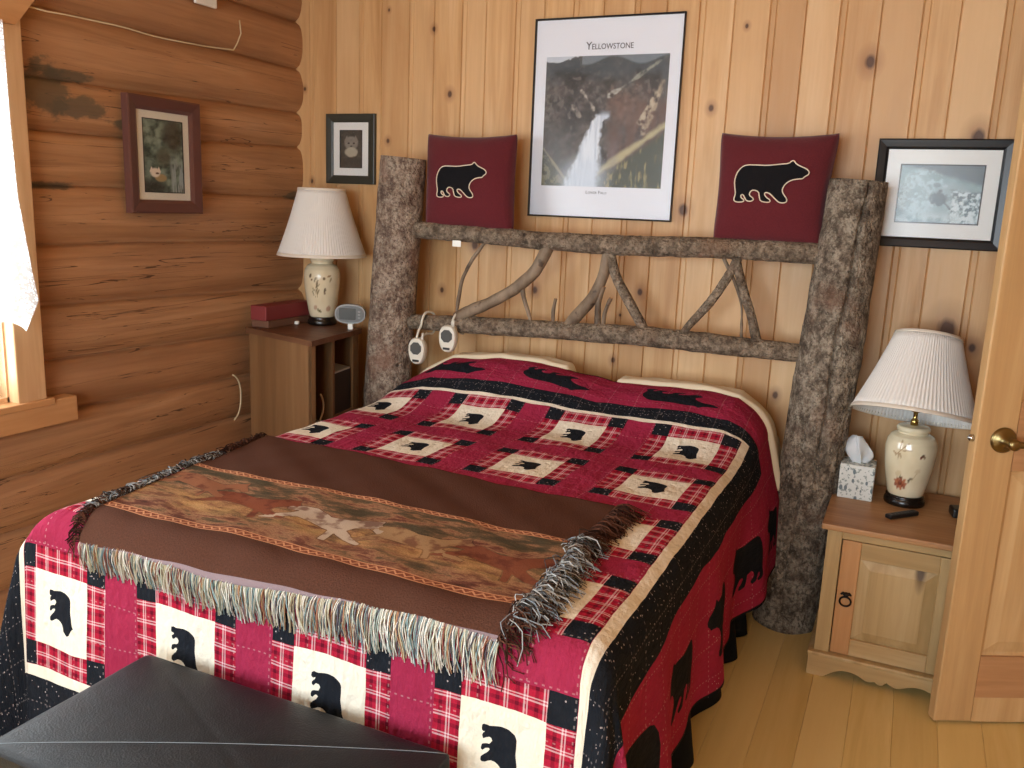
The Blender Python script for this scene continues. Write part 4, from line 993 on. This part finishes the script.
def lamp(loc, label, variant, tilt=0., roll=0., vs_=1., sc=1., up=0.):
    root = empty('table_lamp', loc, label, 'lamp', 'cream table lamps with pleated shades'); root.scale = (sc*.93 if sc > 1 else 1, sc*.93 if sc > 1 else 1, sc)
    MB().lathe([(0,0),(.062,0),(.064,.004),(.064,.016),(.060,.022),(.058,.026),(.060,.030),(.055,.034),(0,.034)], 48).build('base', M['lamp_black'], root)
    # vase body with painted flowers
    z = np.interp(np.linspace(0, 1, 90), np.linspace(0, 1, len(PROF)), [p[1] for p in PROF]); r = np.interp(np.linspace(0, 1, 90), np.linspace(0, 1, len(PROF)), [p[0] for p in PROF])
    a = np.linspace(0, 2*PI, 161); A, Z = np.meshgrid(a, z); R_ = np.broadcast_to(r[:, None], A.shape)
    front = math.atan2(-3.3-loc[1], 2.578-loc[0])         # side turned to the room
    da = np.angle(np.exp(1j*(A-front)))*.075; col = L3('D9CBA8', 'E6DBBE', fbm(np.cos(A)*3, np.sin(A)*3, Z*30, 3))
    def leaf(cx, cz, L_, W_, ang, cc, st=.9):
        nonlocal col
        c, s = math.cos(ang), math.sin(ang); x = (da-cx)*c+(Z-cz)*s; y = -(da-cx)*s+(Z-cz)*c
        col = MX(col, cc, st*sst(1.15, .8, np.hypot(x/L_, y/W_)))
    def stem(x0, z0, x1, z1, cc, w_=.0014):
        nonlocal col
        dx, dz = x1-x0, z1-z0; t = np.clip(((da-x0)*dx+(Z-z0)*dz)/(dx*dx+dz*dz), 0, 1); col = MX(col, cc, .75*sst(w_, w_*.4, np.hypot(da-x0-t*dx, Z-z0-t*dz)))
    if variant == 0:
        for i in range(9): leaf(-.022+.014*math.cos(i*.7), .085+.014*math.sin(i*.7), .011, .0055, i*.7, ['9A4A2E', 'B0603A', '8A3E2A'][i % 3])
        leaf(-.022, .085, .007, .006, 0, '6A3020')
        leaf(.006, .098, .005, .005, 0, '4A3A26'); leaf(.012, .108, .005, .005, 0, '5A4A30'); leaf(-.022, .108, .004, .006, 0, '5A4A30')
        stem(-.045, .18, -.015, .22, '8E6A48'); stem(-.035, .17, -.03, .225, '8E6A48'); stem(-.03, .20, -.006, .205, '8E6A48')
        for q in ((-.012, .222, .9), (-.03, .228, 1.6), (-.045, .19, 2.6), (-.005, .207, .1), (-.028, .185, 1.9)): leaf(q[0], q[1], .010, .0035, q[2], 'A58A66', .8)
        leaf(.036, .190, .010, .004, .9, '4A3A30'); leaf(.042, .188, .007, .004, 2.2, '6A4A38'); leaf(.032, .185, .004, .004, 0, '7A3A28')
        stem(.015, .10, .03, .13, 'B8A27E'); leaf(.03, .135, .01, .008, .5, 'CDBB98', .7); leaf(-.03, .12, .012, .009, .5, 'D0BE98', .7)
    else:
        leaf(-.052, .205, .010, .006, 1.3, '4F3A2C'); leaf(-.046, .19, .005, .004, 0, '6E4A36')
        for i in range(6): stem(-.03+.003*i, .12+.012*(i % 3), -.022+.006*math.sin(i), .20-.006*i, '5E5038'); 
        for q in ((-.03, .19, 1.2), (-.038, .15, 2.2), (-.02, .165, .6), (-.042, .135, 2.0), (-.018, .14, 1.0)): leaf(q[0], q[1], .012, .003, q[2], '6A6048', .8)
        leaf(.008, .195, .006, .006, 0, '5A4632'); leaf(.03, .205, .010, .004, .4, '9A7A58'); leaf(.036, .19, .010, .004, 1.2, '9A8A68')
        leaf(.012, .15, .006, .005, 0, '3E3026'); leaf(.010, .138, .004, .009, .3, '5A3A28'); leaf(-.016, .062, .014, .006, -.5, '5F5A30'); leaf(.032, .07, .013, .012, .5, 'A5705A', .7); leaf(-.036, .075, .012, .009, 1., 'B08468', .7)
    link('vase', grid_mesh('vase', R_*np.cos(A), R_*np.sin(A), Z*vs_, colors=col), M['ceramic'], root)
    MB().lathe([(0,.266),(.012,.266),(.012,.284),(.007,.290),(.007,.310),(.016,.314),(.018,.322),(.018,.345),(.013,.350),(.0,.350)], 24).build('socket', M['brass'], root)
    harp = [(.019,.0,.318),(.045,0,.335),(.060,0,.38),(.060,0,.43),(.045,0,.50),(.018,0,.540),(0,0,.545)]
    hp = chaikin(harp+[(-x, y, z) for x, y, z in harp[-2::-1]], 2, False)
    MB().tube([(x*math.cos(front+1.57), x*math.sin(front+1.57), z) for x, y, z in hp], .0022, 8).tube([(0, 0, .542), (0, 0, .552)], .003, 8).build('harp', M['brass'], root)
    MB().lathe([(0,.35),(.013,.352),(.014,.37),(.028,.40),(.030,.425),(.022,.448),(0,.457)], 24).build('bulb', M['bulb'], root)
    MB().lathe([(0,.547),(.006,.549),(.007,.553),(0,.556)], 16).build('finial', M['brass'], root)
    # pleated shade
    zb, zt, rb, rt = .286, .553, .192, .100; nr = 10
    pr = [(rb+(rt-rb)*(i/nr)-.004*math.sin(PI*i/nr), zb+(zt-zb)*i/nr) for i in range(nr+1)]
    vs = []; fs = []; ns = 384
    for (rr, zz) in pr:
        for q in range(ns): an = 2*PI*q/ns; r2 = rr+.0018*(1 if q % 4 in (0, 1) else -1)*(rr/rb); vs.append((r2*math.cos(an), r2*math.sin(an), zz))
    for i in range(nr):
        for q in range(ns): fs.append((i*ns+q, i*ns+(q+1) % ns, (i+1)*ns+(q+1) % ns, (i+1)*ns+q))
    piv = Matrix.Translation((0, 0, .42+up)) @ Matrix.Rotation(roll, 4, 'Y') @ Matrix.Rotation(tilt, 4, 'X') @ Matrix.Translation((0, 0, -.42))
    tf = lambda p: tuple(piv @ Vector(p))
    sh = MB().add(vs, fs, True).build('lamp_shade', M['shade'], root, fn=tf); sd = sh.modifiers.new('thickness', 'SOLIDIFY'); sd.thickness = .0015
    def band(r0, r1, z0, z1): return [(r0+.003, z0), (r1+.003, z1), (r1-.002, z1), (r0-.002, z0), (r0+.003, z0)]
    MB().lathe(band(rb+.0008, rb-.0035, zb-.003, zb+.010), 96).build('shade_trim', M['shade_trim'], root, fn=tf)
    MB().lathe(band(rt+.002, rt-.0005, zt-.007, zt+.002), 96).build('shade_trim', M['shade_trim'], root, fn=tf)
    MB().tube([(-rt*.98, 0, zt-.006), (rt*.98, 0, zt-.006)], .0018, 6).tube([(0, -rt*.98, zt-.006), (0, rt*.98, zt-.006)], .0018, 6).build('shade_spider', M['brass'], root, fn=tf)
    return root
lamp((2.640, -.215, .6195), 'cream ceramic table lamp with an orange flower on the pine nightstand by the door', 0, math.radians(-17), math.radians(3), .96, 1., .012)
lamp((.257, -.205, 1.0005), 'cream ceramic table lamp with dark leaves on the tall brown cabinet by the log wall', 1, 0, 0, 1., 1.045)

# ---------------- right nightstand ----------------
X0n, X1n, YFn, YBn = 2.432, 2.852, -.548, -.06; ZT_ = .619
ns = empty('nightstand', ((X0n+X1n)/2, -.3, FZ), 'waxed pine nightstand with one panelled door and scalloped plinth, holding the flowered lamp', 'nightstand')
part(MB().box(X0n-.018, X1n+.018, YFn-.022, YBn+.01, .599, ZT_, .005), 'top', M['night_top'], ns)
mb = MB(); mb.box(X0n, X0n+.018, YFn+.022, YBn, FZ+.02, .599); mb.box(X1n-.018, X1n, YFn+.022, YBn, FZ+.02, .599); mb.box(X0n, X1n, YBn-.012, YBn, FZ+.02, .599); mb.box(X0n+.018, X1n-.018, YFn+.02, YBn, .19, .205)
part(mb, 'body', M['night_pine'], ns)
for q in (X0n, X1n-.044): part(MB().box(q, q+.044, YFn, YFn+.022, .185, .599, .002), 'face_stile', M['night_pine'], ns)
part(MB().box(X0n+.044, X1n-.044, YFn+.001, YFn+.022, .572, .599, .002), 'face_rail', M['night_pine_h'], ns)
dx0, dx1, dz0, dz1 = X0n+.047, X1n-.047, .192, .569
mb = MB(); mb.box(dx0, dx0+.055, YFn+.002, YFn+.02, dz0, dz1, .0025)
dr = mb.build('door', M['night_red'], ns, world=True); 
part(MB().box(dx1-.05, dx1, YFn+.002, YFn+.02, dz0, dz1, .0025), 'door_stile', M['night_pine'], dr)
for q in ((dz0, dz0+.055), (dz1-.055, dz1)): part(MB().box(dx0+.055, dx1-.05, YFn+.003, YFn+.019, q[0], q[1], .002), 'door_rail', M['night_pine_h'], dr)
a, b, c_, d_ = dx0+.055, dx1-.05, dz0+.055, dz1-.055
mb = MB(); o_ = [(a, c_), (b, c_), (b, d_), (a, d_)]; i_ = [(a+.03, c_+.028), (b-.03, c_+.028), (b-.03, d_-.028), (a+.03, d_-.028)]; yo, yi = YFn+.014, YFn+.004
vs = [(x, yo, z) for x, z in o_]+[(x, yi, z) for x, z in i_]+[(x+(.003 if x < (a+b)/2 else -.003), yi-.0015, z+(.003 if z < .4 else -.003)) for x, z in i_]
fs = [(i, (i+1) % 4, 4+(i+1) % 4, 4+i) for i in range(4)]+[(4+i, 4+(i+1) % 4, 8+(i+1) % 4, 8+i) for i in range(4)]+[(8, 9, 10, 11)]
part(mb.add(vs, fs), 'door_panel', M['night_pine'], dr)
k = Mat('black_iron', .45, .5, '1B1714'); k.b.inputs['Metallic'].default_value = .6; M['iron'] = k.m
hx, hz = 2.507, .392
mb = MB(); mb.tube([(hx, YFn+.002, hz), (hx, YFn-.008, hz)], [.009, .005], 12)
for s in (-1, 1): mb.tube([(hx, YFn-.002, hz), (hx+s*.010, YFn-.003, hz+.006), (hx+s*.015, YFn-.003, hz+.001)], [.006, .005, .003], 8)
mb.tube([(hx+.0165*math.sin(t), YFn-.010-.003*math.cos(t), hz-.018+.0165*math.cos(t)) for t in np.linspace(0, 2*PI, 24, endpoint=False)], .003, 8, closed=True)
part(mb, 'ring_pull', M['iron'], dr)
for z in (.262, .505):
    mb = MB(); mb.box(dx1-.006, dx1+.008, YFn-.003, YFn+.004, z-.022, z+.022, .001); mb.tube([(dx1+.001, YFn-.004, z-.024), (dx1+.001, YFn-.004, z+.024)], .0035, 8)
    part(mb, 'hinge', M['iron'], dr)
# scalloped plinth
def scallop(x0, x1, zt):
    t = np.linspace(0, 1, 41); zz = []
    for q in t:
        e = abs(q-.5)*2
        if e > .78: z = FZ
        elif e > .12: z = FZ+.036*math.sin(PI/2*min(1, (.78-e)/.30))-.0*e
        else: z = FZ+.036
        if .05 < e < .40: z = FZ+.036-.018*math.exp(-((e-.18)/.13)**2)
        if e <= .05: z = FZ+.016
        zz.append(z)
    return [(x0, zt), (x1, zt)]+[(x0+(x1-x0)*q, z) for q, z in zip(t[::-1], zz[::-1])]
mb = MB(); mb.prism(scallop(X0n-.014, X1n+.014, .184), YFn-.016, YFn+.004, 'y')
part(mb, 'plinth', M['night_pine_h'], ns)
mb = MB(); mb.box(X0n-.014, X0n+.004, YFn, YBn, FZ, .184, .002); mb.box(X1n-.004, X1n+.014, YFn, YBn, FZ, .184, .002); mb.box(X0n-.018, X1n+.018, YFn-.020, YBn, .178, .19, .003)
part(mb, 'plinth_side', M['night_pine'], ns)

# tissue box
tb = empty('tissue_box', (2.487, -.215, ZT_), 'small square tissue box with a blue-grey leaf pattern and a white tissue standing out', 'tissue box')
k = Mat('leaf_patterned_card', .6); co = k.coord()
vv = k.vor(k.scale(co, (1, 1, .55)), 62, rnd=.5); c = k.mix(k.lt(vv, .34), 'D9DDD8', '6E7C80'); c = k.mix(k.mul(k.gt(vv, .34), k.gt(k.noise(co, 90, 2), .58)), c, '9AA59F'); k.col(c)
part(MB().box(2.432, 2.542, -.27, -.16, ZT_, ZT_+.118, .003), 'box', k.m, tb)
k = Mat('white_tissue', .9, .1, 'D5D9DC'); nn_ = 26
S, T = np.meshgrid(np.linspace(0, 1, nn_), np.linspace(0, 1, nn_))
an = (S-.5)*2.6; wd = .012+.042*np.sin(T*PI*.86+.25)**1.2*(1-.15*T)
X = 2.484+wd*np.sin(an)-.01*T+.006*np.sin(S*14+T*4); Y = -.215-.028*np.cos(an*1.7)*(.5+.6*np.sin(T*PI))+.006*np.sin(S*19); Z = ZT_+.116+.10*T-.028*np.abs(S-.42)**1.3*T*2.2+.004*np.sin(S*11)
o = link('tissue', grid_mesh('tissue', X, Y, Z), k.m, tb, True); sd = o.modifiers.new('t', 'SOLIDIFY'); sd.thickness = .0012
# remote, dark case
r_ = empty('remote_control', (2.637, -.375, ZT_), 'slim black remote control lying in front of the flowered lamp', 'remote control')
def rot_place(mb, name, mat, parent, cx, cy, cz, a):
    ca, sa = math.cos(a), math.sin(a); return mb.build(name, mat, parent, world=parent is not None, fn=lambda p: (cx+p[0]*ca-p[1]*sa, cy+p[0]*sa+p[1]*ca, cz+p[2]))
rot_place(MB().box(-.062, .062, -.013, .013, .0005, .016, .005), 'shell', M['dark_plastic'], r_, 2.637, -.375, ZT_, .85)
mb = MB()
for i in range(7): mb.box(-.045+.014*i, -.037+.014*i, -.006, .006, .0155, .0172, .001)
rot_place(mb, 'button_pad', Mat('grey_rubber', .7, base='3A3B3D').m, r_, 2.637, -.375, ZT_, .85)
bx_ = rot_place(MB().box(-.022, .022, -.03, .03, .0005, .03, .006), 'charger_block', M['dark_plastic'], None, 2.80, -.27, ZT_, .2)
tag(bx_, 'small black block on the nightstand between the flowered lamp and the door edge', 'charger')
# behind the nightstand
k = Mat('pale_blue_plastic_film', .3, .5, 'AFC0D2'); k.bump(k.noise(k.coord(), 30, 3), .8, .01)
bm = bmesh.new(); bmesh.ops.create_icosphere(bm, subdivisions=4, radius=1)
for v in bm.verts:
    p = v.co.copy(); n = .75+.5*float(fbm(p.x*1.7+3, p.y*1.7, p.z*1.7, 3)); v.co = Vector((p.x*.045*n, p.y*.05*n, max(-.055, p.z*.075*n)))
me = bpy.data.meshes.new('plastic_bag'); bm.to_mesh(me); bm.free(); o = link('plastic_bag', me, k.m, smooth=True); o.location = (2.375, -.06, FZ+.056)
tag(o, 'pale blue crumpled plastic bag on the floor between bedpost and pine nightstand', 'bag')
pts = chaikin([(2.41, -.10, .36), (2.405, -.13, .30), (2.40, -.10, .255), (2.385, -.06, .24), (2.37, -.03, .22)], 2, False)
tag(MB().tube(pts, .003, 6).build('power_cord', M['dark_plastic']), 'black power cord hanging behind the pine nightstand', 'cord')

# ---------------- left cabinet ----------------
FL, FR, BR, BL = (.075, -.488), (.512, -.612), (.464, -.205), (.075, -.10)
BRr = (.464, -.205)
lc = empty('cabinet', (.28, -.35, FZ), 'tall brown wood-grain cabinet with open shelves facing the bed, against the log wall', 'cabinet')
def inset(P, d):
    c = np.mean(P, axis=0); return [tuple(np.array(p)+(c-np.array(p))/np.linalg.norm(c-np.array(p))*d) for p in P]
top = [FL, FR, BRr, BL]; body = inset(top, .016)
part(MB().prism(top, .978, 1.0, 'z'), 'top', M['laminate_top'], lc)
bFL, bFR, bBR, bBL = [np.array(p) for p in body]
def wallp(A, B, t, z0, z1):
    A, B = np.array(A), np.array(B); d = (B-A)/np.linalg.norm(B-A); n = np.array([-d[1], d[0]])*t
    return MB().prism([tuple(A), tuple(B), tuple(B+n), tuple(A+n)], z0, z1, 'z')
part(wallp(bFL, bFR, .018, FZ, .978), 'side_panel', M['laminate'], lc)
part(wallp(bBR, bBL, .018, FZ, .978), 'side_panel', M['laminate'], lc)
part(wallp(bBL, bFL, .015, FZ, .978), 'back_panel', M['laminate'], lc)
u_ = (bBR-bFR); Lu = np.linalg.norm(u_); u_ /= Lu; nI = np.array([-u_[1], u_[0]])     # inwards = towards -x
dv_ = (bFL-bFR)/np.linalg.norm(bFL-bFR)
def on(s, d): return tuple(bFR+u_*s+dv_*d)
part(MB().prism([on(0, 0), on(.03, 0), on(.03, .02), on(0, .02)], FZ, .978, 'z'), 'front_post', M['laminate'], lc)
part(MB().prism([on(Lu-.045, 0), on(Lu, 0), on(Lu, .02), on(Lu-.045, .02)], FZ, .978, 'z'), 'front_post', M['laminate'], lc)
part(MB().prism([on(.165, 0), on(.183, 0), on(.183, .30), on(.165, .30)], FZ, .978, 'z'), 'divider', M['laminate'], lc)
for (s0, s1, z) in ((.02, .165, .60), (.183, Lu-.02, .66), (.02, Lu-.02, .20)):
    part(MB().prism([on(s0, .003), on(s1, .003), on(s1, .30), on(s0, .30)], z-.016, z, 'z'), 'shelf', M['laminate'], lc)
part(MB().prism([on(.02, .32), on(Lu-.02, .32), on(Lu-.02, .33), on(.02, .33)], FZ, .978, 'z'), 'back_panel', M['laminate'], lc)
M['dark_card'] = Mat('dark_brown_box', .6, base='3A2C24').m
tag(MB().prism([on(.192, .012), on(Lu-.052, .012), on(Lu-.052, .2), on(.192, .2)], .6605, .835, 'z').build('storage_box', M['dark_card']), 'dark brown box filling the right compartment of the tall cabinet', 'box')
tag(MB().prism([on(.192, .006), on(Lu-.06, .010), on(Lu-.055, .15), on(.20, .14)], .8355, .842, 'z').build('paper_pad', Mat('grey_paper', .8, base='B6B0A2').m), 'pad of pale paper lying on the dark box inside the tall cabinet', 'paper pad')
tag(MB().prism([on(.035, .006), on(.155, .012), on(.150, .16), on(.04, .155)], .6005, .633, 'z').build('book', Mat('white_book', .6, base='B8B2A4').m), 'thin pale book lying in the left compartment of the tall cabinet', 'book')
c0 = np.array(on(.09, .05)); pts = [(c0[0]+.0*t, c0[1]+.03*math.sin(t*2.3)+.02, .636+.10*t) for t in np.linspace(0, 1.2, 14)]
tag(MB().tube(pts, .004, 6).build('cable', M['cord']), 'white cable curling up inside the left compartment of the tall cabinet', 'cable')

# things on the cabinet
def slab(name, mat, P, z0, z1, lab, cat): return tag(MB().prism(P, z0, z1, 'z').build(name, mat), lab, cat)
kb = .10
M['red_box'] = Mat('faded_red_card', .6, base='7E2F30').m; M['tan_book'] = Mat('tan_book_cloth', .7, base='6E4B38').m
P0 = [(.075, -.470), (.165, -.495), (.20, -.30), (.17, -.13), (.085, -.14)]
tag(MB().box(.085, .175, -.46, -.15, 1.0005, 1.030, .003).build('book', M['tan_book'], fn=lambda p: (p[0]+.0*p[1], p[1], p[2])), 'brown hardback book lying on the tall cabinet beneath the red box', 'book')
tag(MB().box(.088, .170, -.468, -.16, 1.0305, 1.092, .004).build('box', M['red_box']), 'faded red box on the brown book at the back of the tall cabinet', 'box')
ck = empty('alarm_clock', (.405, -.22, 1.0), 'small silver oval alarm clock with a grey display beside the left lamp', 'clock')
M['silver'] = Mat('silver_plastic', .35, base='8C8C88').m
def oval(rx, rz, y0, y1, z, ex=.8, n=36): 
    return MB().prism([(rx*abs(math.cos(t))**ex*np.sign(math.cos(t)), z+rz*abs(math.sin(t))**ex*np.sign(math.sin(t))) for t in np.linspace(0, 2*PI, n, endpoint=False)], y0, y1, 'y')
a = .45
rot_place(oval(.064, .041, -.014, .018, .066), 'case', M['silver'], ck, .440, -.255, 1.0, a)
rot_place(oval(.058, .035, -.018, -.013, .066), 'bezel', Mat('dark_silver', .4, base='5E5E5A').m, ck, .440, -.255, 1.0, a)
rot_place(MB().box(-.044, .024, -.0205, -.016, .043, .090, .002), 'display', Mat('grey_lcd', .2, base='3E423E').m, ck, .440, -.255, 1.0, a)
mb = MB()
for i in range(3): mb.box(.034, .044, -.0205, -.016, .048+.013*i, .055+.013*i, .001)
rot_place(mb, 'button', M['silver'], ck, .440, -.255, 1.0, a)
rot_place(MB().box(-.010, .012, -.012, .02, .0, .028, .003), 'foot', M['white'], ck, .440, -.255, 1.0, a)
tag(rot_place(MB().box(-.016, .016, -.007, .007, .0005, .014, .003), 'eraser', M['white'], None, .175, -.285, 1.0, .2), 'tiny white plastic piece lying left of the dark-leaved lamp base', 'plastic piece')

# ---------------- ottoman ----------------
ot = empty('ottoman', (1.545, -2.24, FZ), 'black leather storage ottoman with a creased top, standing at the foot of the bed', 'ottoman')
k = Mat('black_leather', .5, .35); co = k.coord(); n1 = k.vor(co, 260); k.col(k.mix(k.noise(co, 6, 3), '131517', '1A1D1F')); k.bump(k.M('ADD', k.mul(n1, .5), k.mul(k.noise(co, 7, 4), 2.5)), .22, .004); k.set('Roughness', k.mr(k.noise(co, 4, 3), .3, .7, .44, .56)); M['leather'] = k.m
ox0, ox1, oy0, oy1 = 1.185, 1.935, -2.425, -2.058
N = 64; S, T = np.meshgrid(np.linspace(-1, 1, N*2+1), np.linspace(-1, 1, N+1))
cr_ = np.exp(-((np.abs(S)-np.abs(T))/.05)**2)
H = .570+.010*(1-np.maximum(np.abs(S), np.abs(T))**6)**.5*1.0+.006*(1-S**2)*(1-T**2)-.0012*cr_+.002*(fbm(S*3, T*3, 0, 3)-.5)
H[0, :] = H[-1, :] = H[:, 0] = H[:, -1] = .562
rr = 1-.012*(np.maximum(np.abs(S), np.abs(T)) > .995)*0
X = (ox0+ox1)/2+S*(ox1-ox0)/2; Y = (oy0+oy1)/2+T*(oy1-oy0)/2
# round the corners in plan
cx_ = np.clip(X, ox0+.03, ox1-.03); cy_ = np.clip(Y, oy0+.03, oy1-.03); d = np.hypot(X-cx_, Y-cy_); kx = np.where(d > .03, .03/np.maximum(d, 1e-6), 1); X = cx_+(X-cx_)*kx; Y = cy_+(Y-cy_)*kx
link('lid', grid_mesh('lid', X, Y, H), M['leather'], ot, True)
def rrect(x0, x1, y0, y1, r, n=6):
    P = []
    for cx, cy, a0 in ((x1-r, y1-r, 0), (x0+r, y1-r, PI/2), (x0+r, y0+r, PI), (x1-r, y0+r, 1.5*PI)):
        P += [(cx+r*math.cos(a0+PI/2*i/n), cy+r*math.sin(a0+PI/2*i/n)) for i in range(n+1)]
    return P
part(MB().prism(rrect(ox0, ox1, oy0, oy1, .03), .505, .5625, 'z'), 'lid_side', M['leather'], ot)
part(MB().prism(rrect(ox0+.008, ox1-.008, oy0+.008, oy1-.008, .025), FZ+.03, .503, 'z'), 'body', M['leather'], ot)
M['highlight'] = Mat('highlight_grey', .6, base='7C8488').m
def topz(s, t): return float(np.interp(0, [0], [0])+.570+.010*(1-max(abs(s), abs(t))**6)**.5+.006*(1-s*s)*(1-t*t)-.0012)+.0004
for sg in (1,):
    pts = [((ox0+ox1)/2+s*(ox1-ox0)/2, (oy0+oy1)/2+sg*s*(oy1-oy0)/2, topz(s, s)) for s in np.linspace(-.96, .96, 40)]
    part(MB().tube(pts, .0007 if sg == 1 else .0003, 5), 'crease_highlight', M['highlight'], ot)  # thin pale strip painting the highlight along the lid's diagonal crease
for x in (ox0+.05, ox1-.05):
    for y in (oy0+.05, oy1-.05): part(MB().lathe([(0, FZ), (.018, FZ), (.022, FZ+.031), (0, FZ+.031)], 16, x, y), 'foot', M['dark_plastic'], ot)

# ---------------- open door leaf ----------------
dn = struct(empty('door_1', (2.787, -.683, FZ), rz=math.atan2(.456, .89)))
W_, HD, TH = .765, 2.06, .035
def dp(mb, name, mat, par=dn): return mb.build(name, mat, par)
st_, z0_ = .112, .008
# local: x along the leaf from the free edge, y thickness away from the room, z up
stiles = MB(); stiles.box(0, st_, 0, TH, z0_, HD, .004)
me = dp(stiles, 'door_stile', M['door_pine'])
dp(MB().box(W_-st_, W_, 0, TH, z0_, HD, .004), 'door_stile', M['door_pine'])
for (a, b) in ((z0_, .085), (.772, .965), (1.93, HD)): dp(MB().box(st_, W_-st_, 0.0005, TH-.0005, a, b), 'door_rail', M['door_rail' if a != z0_ else 'door_pine'])
dp(MB().box(st_, W_-st_, 0.0006, TH-.0006, .085, .215), 'door_rail', M['door_rail'])
dp(MB().box((W_)/2-.045, W_/2+.045, 0.0005, TH-.0005, .215, .772), 'door_stile', M['door_pine']); dp(MB().box((W_)/2-.045, W_/2+.045, .0005, TH-.0005, .965, 1.93), 'door_stile', M['door_pine'])
for (xa, xb) in ((st_, W_/2-.045), (W_/2+.045, W_-st_)):
    for (za, zb) in ((.215, .772), (.965, 1.93)):
        mb = MB()
        for side in (0, 1):
            yo, ym, yi = (.009, .013, .004) if side == 0 else (TH-.009, TH-.013, TH-.004)
            q = [(0, yo), (.006, ym), (.012, ym), (.045, yi)]
            rings = [[(xa+d, y, za+d), (xb-d, y, za+d), (xb-d, y, zb-d), (xa+d, y, zb-d)] for d, y in q]
            vs = [p for r in rings for p in r]; fs = [(r*4+i, r*4+(i+1) % 4, r*4+4+(i+1) % 4, r*4+4+i) for r in range(3) for i in range(4)]+[(12, 13, 14, 15)]
            mb.add(vs, fs)
        dp(mb, 'door_panel', M['door_pine'])
k = Mat('antique_brass', .32, .5, '8A7A52'); k.b.inputs['Metallic'].default_value = 1; M['antique'] = k.m
kz, kx = .859, .075
def cyl_y(mb, prof, seg=32, cx=kx, cz=kz):
    n = len(prof); vs = []
    for (r, y) in prof:
        for q in range(seg): an = 2*PI*q/seg; vs.append((cx+r*math.cos(an), y, cz+r*math.sin(an)))
    return mb.add(vs, [(i*seg+q, i*seg+(q+1) % seg, (i+1)*seg+(q+1) % seg, (i+1)*seg+q) for i in range(n-1) for q in range(seg)], True)
mb = MB(); cyl_y(mb, [(0, 0), (.036, -.0005), (.036, -.004), (.030, -.010), (.016, -.013), (.013, -.04), (.016, -.048), (.015, -.058), (.008, -.062), (0, -.062)])
mb.tube(chaikin([(kx, -.05, kz), (kx+.03, -.055, kz+.001), (kx+.06, -.052, kz-.004), (kx+.10, -.05, kz-.003), (kx+.12, -.046, kz-.006)], 2, False), [.011]*18 if False else .0095, 12)
dp(mb, 'door_handle', M['antique'])
mb = MB(); cyl_y(mb, [(0, TH), (.036, TH+.0005), (.036, TH+.004), (.030, TH+.010), (.014, TH+.013), (.013, TH+.045), (0, TH+.05)]); mb.tube([(kx, TH+.04, kz), (kx+.11, TH+.04, kz-.004)], .0095, 12)
dp(mb, 'door_handle', M['antique'])
mb = MB(); mb.lathe([(0, -.014), (.005, -.0125), (.0095, -.007), (.0105, 0), (0, .002)], 20)
o = mb.build('latch_bolt', M['silver'], dn, fn=lambda p: (p[2], TH/2+p[1], kz+p[0]))
k = Mat('bright_steel', .2, .5, 'B8B8B4'); k.b.inputs['Metallic'].default_value = 1; o.data.materials[0] = k.m
# door casing on the right wall, beside the hinge
for (a, b, c_, d_) in ((-.31, -.22, FZ, 2.20), (-1.19, -1.10, FZ, 2.20), (-1.19, -.22, 2.20, 2.29)):
    struct(MB().box(XR-.022, XR-.001, a, b, c_, d_, .003).build('trim_1', M['trim_pine']))
